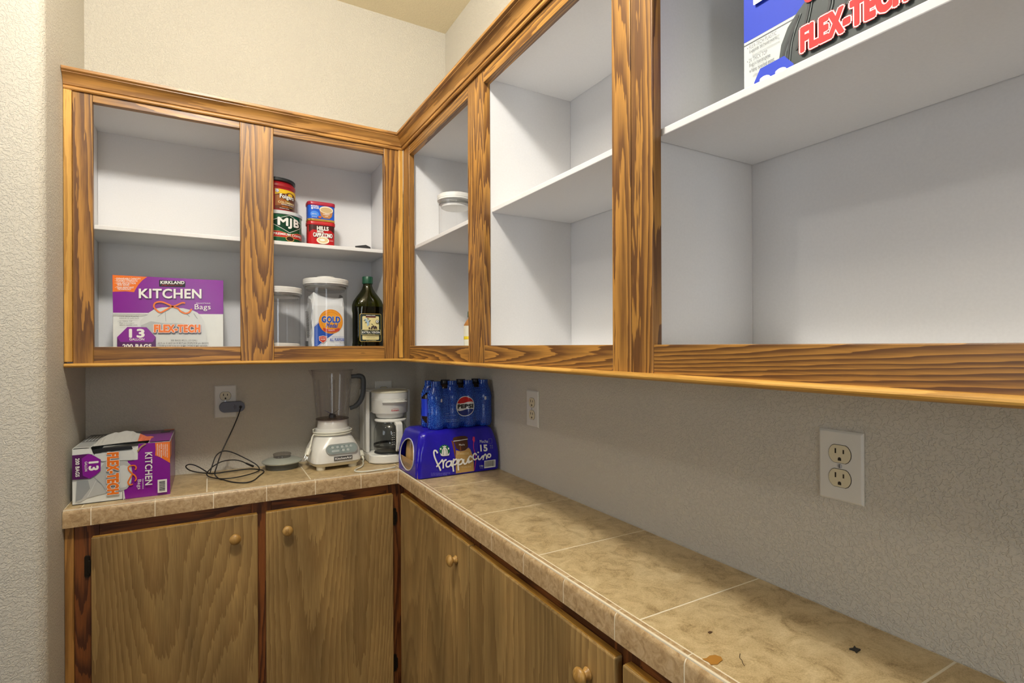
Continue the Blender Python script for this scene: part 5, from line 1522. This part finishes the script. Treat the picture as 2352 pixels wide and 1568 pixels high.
def carafe():
    t = thing('coffee_carafe', 'empty glass coffee carafe with white lid and handle on the warming plate', 'carafe', (0.5960, 1.9800, CT + 0.0367))
    lathe('glass_bowl', [(0.0, 0.0003), (0.050, 0.0003), (0.0560, 0.0020), (0.0605, 0.0080), (0.0622, 0.0250), (0.0622, 0.0700), (0.0600, 0.0880), (0.0540, 0.1000), (0.0490, 0.1080), (0.0490, 0.1150)], GLASS, t, seg=56, close=False)
    lathe('metal_band', [(0.0628, 0.0200), (0.0628, 0.0290)], flat(70, 70, 66, 0.3, 0.6, tag='band_dark'), t, seg=56, close=False)
    lathe('lid', [(0.0480, 0.1140), (0.0560, 0.1145), (0.0590, 0.1170), (0.0590, 0.1210), (0.0550, 0.1240), (0.0300, 0.1262), (0.0, 0.1265)], WPLA, t, seg=48)
    a = math.radians(-90 + 6)
    c, s = math.cos(a), math.sin(a)
    rt = lambda r, z, k=0.0: (r * c - k * s, r * s + k * c, z)
    h = [(0.0600, 0.1180), (0.0760, 0.1190), (0.0860, 0.1110), (0.0890, 0.0850), (0.0880, 0.0450), (0.0830, 0.0180), (0.0760, 0.0090), (0.0720, 0.0150), (0.0760, 0.0400), (0.0770, 0.0850), (0.0730, 0.1030), (0.0600, 0.1080)]
    n = len(h)
    V = [rt(r, z, 0.0115) for r, z in h] + [rt(r, z, -0.0115) for r, z in h]
    F = [tuple(range(n)), tuple(range(2 * n - 1, n - 1, -1))] + [(i, (i + 1) % n, n + (i + 1) % n, n + i) for i in range(n)]
    mk('handle', V, F, WPLA, t, bevel=0.0025)
    P = Print(lambda u, v, d: ((0.0624 + d) * math.sin(u / 0.0624), -(0.0624 + d) * math.cos(u / 0.0624), v), 0.004)
    for k in range(6):
        P.rect(-0.014, 0.034 + 0.0085 * k, -0.010, 0.0352 + 0.0085 * k, INKW); P.rect(-0.007, 0.034 + 0.0085 * k, -0.004, 0.0360 + 0.0085 * k, INKW)
    P.build('cup_marks', t)
    return t
carafe()

# ------------------------------------------------------------------ shrink-wrapped coffee drinks
def lerp(tab, z):
    if z <= tab[0][0]:
        return tab[0][1:]
    for i in range(len(tab) - 1):
        a, b = tab[i], tab[i + 1]
        if z <= b[0]:
            s = (z - a[0]) / (b[0] - a[0])
            return tuple(x + (y - x) * s for x, y in zip(a[1:], b[1:]))
    return tab[-1][1:]

def film_mat(name, c, dots=None, rough=0.16):
    m, nt, p = new_mat(name)
    L = nt.links.new
    tc = _n(nt, 'ShaderNodeTexCoord')
    n = _n(nt, 'ShaderNodeTexNoise'); n.inputs['Scale'].default_value = 45; n.inputs['Detail'].default_value = 3; n.inputs['Distortion'].default_value = 1.5
    L(tc.outputs['Object'], n.inputs['Vector'])
    if dots:
        v = _n(nt, 'ShaderNodeTexVoronoi'); v.inputs['Scale'].default_value = 260; v.inputs['Randomness'].default_value = 0.25
        fm = _n(nt, 'ShaderNodeVectorMath', operation='MULTIPLY'); fm.inputs[1].default_value = (1, 0, 1)
        L(tc.outputs['Object'], fm.inputs[0]); L(fm.outputs[0], v.inputs['Vector'])
        mr = _n(nt, 'ShaderNodeMapRange'); mr.inputs[1].default_value = 0.30; mr.inputs[2].default_value = 0.38; mr.inputs[3].default_value = 1; mr.inputs[4].default_value = 0
        L(v.outputs['Distance'], mr.inputs[0])
        mx = _n(nt, 'ShaderNodeMix', data_type='RGBA'); L(mr.outputs[0], mx.inputs[0]); mx.inputs[6].default_value = c; mx.inputs[7].default_value = dots
        L(mx.outputs[2], p.inputs['Base Color'])
    else:
        p.inputs['Base Color'].default_value = c
    p.inputs['Roughness'].default_value = rough
    bp = _n(nt, 'ShaderNodeBump'); bp.inputs['Strength'].default_value = 0.35; bp.inputs['Distance'].default_value = 0.002
    L(n.outputs[0], bp.inputs['Height']); L(bp.outputs[0], p.inputs['Normal'])
    return m

def coffee_pack():
    t = thing('coffee_drink_pack', 'shrink-wrapped deep blue pack of bottled coffee drinks in the counter corner', 'drink pack', (0.7330, 1.7425, CT))
    tab = [(0.0, 0.149, 0.099), (0.003, 0.1525, 0.1028), (0.030, 0.1535, 0.1035), (0.055, 0.1530, 0.1032), (0.080, 0.1505, 0.1010), (0.105, 0.1455, 0.0965), (0.125, 0.1400, 0.0915), (0.138, 0.1360, 0.0875), (0.146, 0.1320, 0.0835), (0.150, 0.1240, 0.0760)]
    def half(z):
        return lerp(tab, z)
    def fold(x, z):          # shallow bulges where the bottles press on the film
        return 0.0016 * math.cos(2 * math.pi * x / 0.0605) * max(0.0, min(1, (z - 0.06) / 0.05))
    zs = [0.0, 0.003] + [0.150 * k / 24 for k in range(1, 25)]
    nx, ny = 60, 42
    rc = 0.018
    V, F = [], []
    per = []
    def outline(z):
        hx, hy = half(z)
        pts = []
        for k in range(nx):
            x = -(hx - rc) + 2 * (hx - rc) * k / nx
            pts.append((x, -hy - fold(x, z)))
        for k in range(6):
            a = math.radians(-90 + 90 * k / 6); pts.append((hx - rc + rc * math.cos(a), -hy + rc + rc * math.sin(a)))
        for k in range(ny):
            y = -(hy - rc) + 2 * (hy - rc) * k / ny
            pts.append((hx, y))
        for k in range(6):
            a = math.radians(90 * k / 6); pts.append((hx - rc + rc * math.cos(a), hy - rc + rc * math.sin(a)))
        for k in range(nx):
            x = (hx - rc) - 2 * (hx - rc) * k / nx
            pts.append((x, hy + fold(x, z)))
        for k in range(6):
            a = math.radians(90 + 90 * k / 6); pts.append((-hx + rc + rc * math.cos(a), hy - rc + rc * math.sin(a)))
        for k in range(ny):
            y = (hy - rc) - 2 * (hy - rc) * k / ny
            pts.append((-hx, y))
        for k in range(6):
            a = math.radians(180 + 90 * k / 6); pts.append((-hx + rc + rc * math.cos(a), -hy + rc + rc * math.sin(a)))
        return pts
    for z in zs:
        V += [(x, y, z) for x, y in outline(z)]
    m = len(outline(0.0))
    def in_hole(p):
        return ((p[1] / 0.070) ** 2 + ((p[2] - 0.060) / (0.046 if p[2] < 0.06 else 0.058)) ** 2) < 1 and p[0] < -0.12
    for i in range(len(zs) - 1):
        for k in range(m):
            f = (i * m + k, i * m + (k + 1) % m, (i + 1) * m + (k + 1) % m, (i + 1) * m + k)
            c = [sum(V[j][d] for j in f) / 4 for d in range(3)]
            if not in_hole(c):
                F.append(f)
    F.append(tuple(range(m - 1, -1, -1)))
    # top with the lids pushing up
    base = (len(zs) - 1) * m
    top0 = len(V)
    gx, gy = 40, 24
    hx, hy = half(0.150)
    FB = film_mat('blue_film', rgb(34, 24, 168))
    F.append(tuple(base + k for k in range(m)))
    mk('shrink_film', V, F, FB, t, smooth=45)
    # rim of the film opening
    rim = []
    for k in range(40):
        a = 2 * math.pi * k / 40
        z = 0.060 + (0.046 if math.sin(a) < 0 else 0.058) * math.sin(a)
        rim.append((-half(z)[0] - 0.0005, 0.070 * math.cos(a), z))
    tube('film_opening_rim', rim, 0.0020, flat(196, 196, 204, 0.25, tag='clear_film_edge'), t, sub=2, seg=8, closed=True)
    BOT = flat(186, 150, 96, 0.25, tag='coffee_bottle_label'); CAP = flat(44, 30, 26, 0.35, tag='coffee_bottle_cap')
    for ix in (-2, -1, 0, 1, 2):
        for iy in (-1, 0, 1):
            b = lathe('bottle', [(0.0, 0.003), (0.025, 0.003), (0.0270, 0.006), (0.0270, 0.050), (0.0255, 0.080), (0.0220, 0.105), (0.0180, 0.118), (0.0175, 0.122), (0.0, 0.122)], BOT, t, (ix * 0.0545, iy * 0.0580, 0), 24)
            lathe('bottle_cap', [(0.0160, 0.1225), (0.0165, 0.1235), (0.0165, 0.1440), (0.0150, 0.1465), (0.0, 0.1468)], CAP, b, (ix * 0.0545, iy * 0.0580, 0), 20)
    boxes('card_tray', [((-0.1495, -0.0965, 0.0015), (-0.1480, 0.0965, 0.052)), ((-0.1480, -0.0965, 0.0006), (0.1480, 0.0965, 0.0024))], CARD, t, world=False)
    TP = Print(lambda u, v, d: (-0.1495 - d, -u, v))
    TP.rect(-0.045, 0.034, 0.030, 0.0355, GREYT); TP.rect(-0.045, 0.029, 0.034, 0.0305, GREYT); TP.rect(-0.045, 0.024, 0.020, 0.0255, GREYT)
    TP.build('tray_print', t)
    # printed front
    q0 = quadmap((385, 95), (2165, 25), (375, 1190), (2255, 965), 0.300, 0.150)
    q = lambda X, Y: (q0(X, Y)[0] - 0.150, q0(X, Y)[1])
    def fn(u, v, d):
        v = max(0.001, min(0.1485, v))
        hx_, hy_ = half(v)
        return (u, -hy_ - fold(u, v) - 0.0004 - d, v)
    P = Print(fn, 0.006, 0.00016)
    TAN = flat(188, 152, 92, 0.25, tag='ink_tan_label'); BRN = flat(72, 40, 28, 0.25, tag='ink_mocha'); BRN2 = flat(116, 66, 38, 0.25, tag='ink_mocha_light'); PINK = flat(206, 52, 110, 0.25, tag='ink_pink')
    GRN = flat(24, 104, 70, 0.25, tag='ink_logo_green')
    P.poly([(1120, 300), (1165, 320), (1195, 520), (1180, 740), (1160, 600), (1140, 420)], BRN2, q)
    P.poly([(1160, 255), (1200, 225), (1320, 208), (1440, 212), (1492, 240), (1490, 300), (1160, 320)], BRN, q)
    P.stroke([(1165, 318), (1320, 300), (1492, 285)], 0.0022, BAGL, q)
    P.poly([(1172, 325), (1480, 300), (1485, 440), (1430, 520), (1300, 540), (1210, 480)], BRN, q)
    P.poly([(1290, 420), (1315, 420), (1320, 530), (1285, 530)], BRN2, q)
    P.poly([(1205, 520), (1300, 545), (1400, 530), (1490, 470), (1530, 520), (1570, 640), (1595, 800), (1600, 1000), (1190, 1050), (1185, 800), (1190, 640)], TAN, q)
    P.stroke([(1610, 235), (1640, 260), (1625, 330), (1605, 400), (1605, 500), (1625, 600), (1640, 760), (1625, 880), (1608, 990)], 0.0022, PINK, q)
    P.poly([(1590, 300), (1605, 235), (1645, 235), (1640, 330), (1610, 360)], PINK, q)
    P.text('Mocha', 1275, 418, 1408, 378, INKW, q); P.text('STARBUCKS', 1225, 622, 1490, 575, flat(226, 206, 160, 0.3, tag='ink_pale_tan'), q)
    P.text('chilled coffee drink', 1262, 915, 1530, 880, flat(226, 206, 160, 0.3, tag='ink_pale_tan'), q)
    # round green emblem
    P.ell(950, 510, 118, 126, GRN, q)
    P.poly([(890, 640), (885, 560), (895, 500), (920, 460), (950, 450), (985, 460), (1010, 500), (1018, 560), (1010, 635), (950, 640)], INKW, q)
    P.poly([(930, 500), (950, 480), (972, 500), (970, 545), (950, 565), (932, 545)], flat(236, 234, 226, 0.3, tag='ink_face'), q)
    for dx in (-42, -26, 26, 42):
        P.stroke([(950 + dx * 0.6, 480), (950 + dx, 540), (950 + dx * 0.9, 620)], 0.0009, GRN, q)
    P.poly([(910, 440), (905, 405), (930, 425), (945, 395), (960, 425), (985, 400), (985, 440), (950, 446)], INKW, q)
    for sx in (-1, 1):
        P.poly([(950 + sx * 70, 450), (950 + sx * 105, 465), (950 + sx * 88, 500), (950 + sx * 72, 490)], INKW, q)
        P.poly([(950 + sx * 55, 620), (950 + sx * 100, 560), (950 + sx * 92, 620), (950 + sx * 70, 632)], INKW, q)
    P.poly([(935, 560), (950, 540), (968, 560), (962, 636), (940, 636)], INKW, q)
    # hand-lettered product name
    Wd = 0.0052
    lay = P.layer + 1
    P.layer += 6
    S = [[(790, 570), (770, 520), (735, 505), (714, 545), (722, 640), (765, 770), (815, 880), (850, 972)], [(758, 880), (800, 830), (850, 770), (890, 715)],
         [(884, 712), (902, 780), (906, 850), (902, 922)], [(906, 810), (925, 755), (955, 728), (978, 735)],
         [(1075, 770), (1040, 755), (985, 785), (965, 840), (985, 885), (1030, 880), (1070, 830), (1086, 750)], [(1088, 742), (1080, 820), (1096, 872), (1122, 862)],
         [(1138, 705), (1118, 790), (1118, 900), (1130, 1002)], [(1122, 800), (1150, 740), (1195, 720), (1215, 765), (1190, 825), (1135, 845)],
         [(1245, 712), (1232, 800), (1232, 900), (1240, 978)], [(1236, 800), (1265, 745), (1310, 718), (1335, 760), (1312, 820), (1250, 845)],
         [(1362, 720), (1352, 780), (1375, 830), (1415, 815), (1445, 760), (1455, 710)], [(1455, 710), (1450, 775), (1475, 805), (1500, 780)],
         [(1545, 690), (1515, 655), (1475, 690), (1470, 750), (1505, 785), (1555, 755)], [(1655, 640), (1620, 600), (1578, 640), (1572, 705), (1610, 740), (1660, 710)],
         [(1690, 650), (1686, 700), (1712, 738), (1750, 715), (1790, 660)], [(1798, 645), (1806, 700), (1803, 750)], [(1806, 715), (1830, 650), (1860, 625), (1880, 660), (1888, 732)]]
    for k, st in enumerate(S):
        P.stroke(st, Wd, INKW, q, layer=lay + 0.15 * k)
    P.layer = lay + 4
    P.ring(*q(1945, 655), 0.0085, 0.0085, Wd, INKW)
    P.ell(1690, 578, 20, 18, INKW, q, n=16)
    P.text('Mocha', 1745, 372, 1935, 308, INKW, q); P.text('15', 1745, 556, 1910, 415, INKW, q, bold=0.02, halo=0.0007)
    P.text('9.5', 1968, 456, 2036, 420, BAGD, q); P.text('FL OZ', 1975, 495, 2040, 472, BAGD, q)
    P.stroke([(1955, 290), (2025, 285), (2028, 380), (1958, 395), (1955, 290)], 0.0006, BAGD, q, sub=1)
    a, b = q(1825, 935), q(2092, 740)
    P.rect(a[0], a[1], b[0], b[1], INKW)
    lay = P.layer + 1
    rnd = random.Random(8)
    x = a[0] + 0.002
    while x < b[0] - 0.003:
        ww = rnd.choice((0.0006, 0.0012, 0.0018))
        P.poly([(x, a[1] + 0.004), (x + ww, a[1] + 0.004), (x + ww, b[1] - 0.002), (x, b[1] - 0.002)], BLACK, None, lay)
        x += ww + rnd.choice((0.0008, 0.0012))
    P.layer += 1
    P.text('190', 1718, 900, 1800, 862, BAGL, q, bold=0.02); P.text('CALORIES', 1718, 935, 1800, 915, BAGD, q)
    P.text('15 - 9.5 FL OZ (281 mL) GLASS BOTTLES', 638, 1060, 1050, 1010, flat(120, 116, 214, 0.3, tag='ink_lilac'), q)
    P.text('142.5 FL OZ (4.2 L) TOTAL', 638, 1096, 985, 1050, flat(120, 116, 214, 0.3, tag='ink_lilac'), q)
    P.build('front_print', t)
    return t
coffee_pack()

def soda_pack():
    r0 = 0.0303
    t = thing('soda_pack', 'shrink-wrapped blue pack of soda bottles stacked on the coffee drink pack', 'drink pack', (0.7620, 1.7350, CT + 0.1503))
    tab = [(0.0, 0.80), (0.005, 0.92), (0.014, 0.985), (0.030, 1.0), (0.055, 1.0), (0.070, 0.965), (0.082, 0.965), (0.100, 0.995), (0.110, 0.985), (0.121, 0.90), (0.132, 0.76), (0.142, 0.62), (0.149, 0.55), (0.163, 0.53)]
    H = 0.163
    xi = [-3 * r0, -r0, r0, 3 * r0]
    def rad(z):
        return r0 * lerp(tab, z)[0]
    def gapf(z):
        g = 0.84 if z < 0.118 else 0.84 - 0.60 * (z - 0.118) / 0.03
        if z < 0.02:
            g = 0.80 - 0.6 * (0.02 - z) / 0.02
        return max(-0.6, g)
    def bump(s, cs, r, z):
        return max(max((math.sqrt(max(0.0, r * r - (s - c) ** 2)) for c in cs)), r * gapf(z))
    def yfront(x, z):
        return -(r0 + bump(x, xi, rad(z), z))
    zs = [0.001, 0.004, 0.009] + [0.014 + (H - 0.014) * k / 30 for k in range(31)]
    V, F = [], []
    def outline(z):
        r = rad(z)
        pts = []
        N = 72
        for k in range(N):
            x = -3 * r0 + 6 * r0 * k / N
            pts.append((x, yfront(x, z)))
        for k in range(8):
            a = math.radians(-90 + 90 * k / 8); pts.append((3 * r0 + r * math.cos(a), -r0 + r * math.sin(a)))
        for k in range(24):
            y = -r0 + 2 * r0 * k / 24
            pts.append((3 * r0 + bump(y, (-r0, r0), r, z), y))
        for k in range(8):
            a = math.radians(90 * k / 8); pts.append((3 * r0 + r * math.cos(a), r0 + r * math.sin(a)))
        for k in range(N):
            x = 3 * r0 - 6 * r0 * k / N
            pts.append((x, -yfront(x, z)))
        for k in range(8):
            a = math.radians(90 + 90 * k / 8); pts.append((-3 * r0 + r * math.cos(a), r0 + r * math.sin(a)))
        for k in range(24):
            y = r0 - 2 * r0 * k / 24
            pts.append((-3 * r0 - bump(y, (-r0, r0), r, z), y))
        for k in range(8):
            a = math.radians(180 + 90 * k / 8); pts.append((-3 * r0 + r * math.cos(a), -r0 + r * math.sin(a)))
        return pts
    for z in zs:
        V += [(x, y, z) for x, y in outline(z)]
    m = len(outline(0.05))
    for i in range(len(zs) - 1):
        for k in range(m):
            f = (i * m + k, i * m + (k + 1) % m, (i + 1) * m + (k + 1) % m, (i + 1) * m + k)
            c = [sum(V[j][d] for j in f) / 4 for d in range(3)]
            if c[0] < -3 * r0 and (c[1] / 0.034) ** 2 + ((c[2] - 0.070) / 0.052) ** 2 < 1:
                continue
            # film is open on top between the caps
            if c[2] > 0.140 and min(math.hypot(c[0] - a, c[1] - b) for a in xi for b in (-r0, r0)) > rad(c[2]) * 1.12:
                continue
            F.append(f)
    F.append(tuple(range(m - 1, -1, -1)))
    mk('shrink_film', V, F, film_mat('dotted_blue_film', rgb(8, 34, 132), rgb(60, 122, 218)), t, smooth=50)
    COLA = flat(34, 22, 16, 0.12, tag='cola'); LAB = flat(24, 54, 196, 0.25, tag='soda_label'); CAPB = flat(22, 44, 120, 0.35, tag='soda_cap'); CAPK = flat(36, 34, 40, 0.35, tag='soda_cap_dark')
    for a in xi:
        for b in (-r0, r0):
            bt = lathe('bottle', [(0.0, 0.001), (0.024, 0.0015)] + [(rad(z) - 0.0012, z) for z in zs[2:-4]] + [(0.0140, 0.148), (0.0, 0.148)], COLA, t, (a, b, 0), 24)
            lathe('bottle_label', [(rad(0.05) - 0.0008, 0.040), (rad(0.070) - 0.0006, 0.070), (rad(0.1) - 0.0006, 0.100)], LAB, bt, (a, b, 0), 24, close=False)
            lathe('bottle_cap', [(0.0148, 0.1482), (0.0152, 0.1490), (0.0152, 0.1615), (0.0142, 0.1630), (0.0, 0.1630)], CAPB if b < 0 else CAPK, bt, (a, b, 0), 20)
    def fn(u, v, d):
        return (u, yfront(u, v) - 0.0005 - d, v)
    P = Print(fn, 0.0035, 0.00016)
    W2 = flat(222, 224, 226, 0.2, tag='film_white'); R2 = flat(196, 24, 30, 0.2, tag='film_red'); B2 = flat(20, 40, 120, 0.2, tag='film_navy')
    cx, cy, r = 0.0070, 0.0745, 0.0350
    P.ell(cx, cy, r, r, W2, n=48)
    P.poly([(cx + 0.0325 * math.cos(math.radians(a)), cy + 0.0325 * math.sin(math.radians(a))) for a in range(24, 160, 6)] + [(cx - 0.0300, cy + 0.0118), (cx - 0.018, cy + 0.0098), (cx - 0.004, cy + 0.0110), (cx + 0.010, cy + 0.0145), (cx + 0.022, cy + 0.0155)], R2)
    P.poly([(cx + 0.0325 * math.cos(math.radians(a)), cy + 0.0325 * math.sin(math.radians(a))) for a in range(204, 340, 6)] + [(cx + 0.0300, cy - 0.0115), (cx + 0.018, cy - 0.0092), (cx + 0.004, cy - 0.0110), (cx - 0.010, cy - 0.0145), (cx - 0.022, cy - 0.0158)], B2)
    P.text('PEPSI', cx - 0.0285, cy - 0.0068, cx + 0.0295, cy + 0.0068, BLACK, bold=0.03, halo=0.0006)
    P.build('logo_print', t)
    P = Print(fn, 0.0035, 0.00016)
    P.text('8', 0.0810, 0.0930, 0.0880, 0.1055, W2, bold=0.03)
    P.text('PK', 0.0893, 0.0930, 0.0915, 0.1055, flat(120, 150, 214, 0.3, tag='film_pale_blue'), rot=90)
    P.stroke([(0.094, 0.0935), (0.0975, 0.0935), (0.0975, 0.101), (0.0965, 0.105), (0.095, 0.105), (0.094, 0.101), (0.094, 0.0935)], 0.0006, flat(80, 120, 200, 0.3, tag='film_line_blue'), sub=1)
    P.build('count_print', t)
    P = Print(fn, 0.0035, 0.00016)
    P.text('8', -0.0850, 0.0930, -0.0780, 0.1050, W2, bold=0.03)
    P.build('count_print', t)
    P = Print(fn, 0.0035, 0.00016)
    PB = flat(120, 150, 214, 0.3, tag='film_pale_blue')
    P.text('SODA', -0.0640, 0.0520, -0.053, 0.0545, PB); P.text('8 PACK 12 FL OZ (355 mL) BOTTLES', -0.0640, 0.0440, -0.030, 0.0475, PB)
    P.text('HIGH FRUCTOSE CORN SYRUP', -0.0640, 0.0300, -0.016, 0.0330, PB); P.text('CARBONATED WATER', -0.0640, 0.0245, -0.018, 0.0275, PB)
    P.build('ingredients_print', t)
    return t
soda_pack()

# ------------------------------------------------------------------ crumbs on the counter
def scrap(name, label, cat, pts, h, mat, loc):
    o = thing(name, label, cat, loc)
    prism(name + '_body', pts, 0, h, mat, o, 'xy')
scrap('dried_flake', 'ochre brown dried flake lying near the rounded counter edge', 'flake', [(0.010, -0.006), (0.014, 0.0), (0.011, 0.007), (0.003, 0.010), (-0.006, 0.008), (-0.012, 0.010), (-0.010, 0.001), (-0.013, -0.005), (-0.004, -0.009), (0.003, -0.007)], 0.0008, flat(176, 124, 48, 0.5, tag='flake_ochre'), (0.6020, 0.4960, 0.9142))
scrap('dark_crumb', 'small black crumb on the shaded back half of the counter', 'crumb', [(0.006, -0.003), (0.004, 0.002), (0.008, 0.006), (0.0, 0.004), (-0.006, 0.006), (-0.004, 0.0), (-0.007, -0.004), (0.0, -0.003)], 0.0022, flat(42, 40, 36, 0.6, tag='crumb_black'), (0.7950, 0.4110, 0.9142))
scrap('dark_crumb', 'tiny brown crumb in the middle of a bright counter tile', 'crumb', [(0.004, -0.001), (0.002, 0.002), (-0.003, 0.0015), (-0.003, -0.002)], 0.0012, flat(84, 58, 34, 0.6, tag='crumb_brown'), (0.6545, 0.5465, 0.9142))
_h = thing('hair_strand', 'short dark curled strand beside the ochre flake', 'strand', (0.6400, 0.4760, 0.9142))
tube('strand', [(0.006, 0.012, 0.0006), (-0.003, 0.006, 0.0006), (-0.006, 0.000, 0.0006), (-0.010, -0.004, 0.0006), (-0.014, -0.010, 0.0006)], 0.0004, flat(60, 44, 30, 0.6, tag='strand_brown'), _h, seg=5)
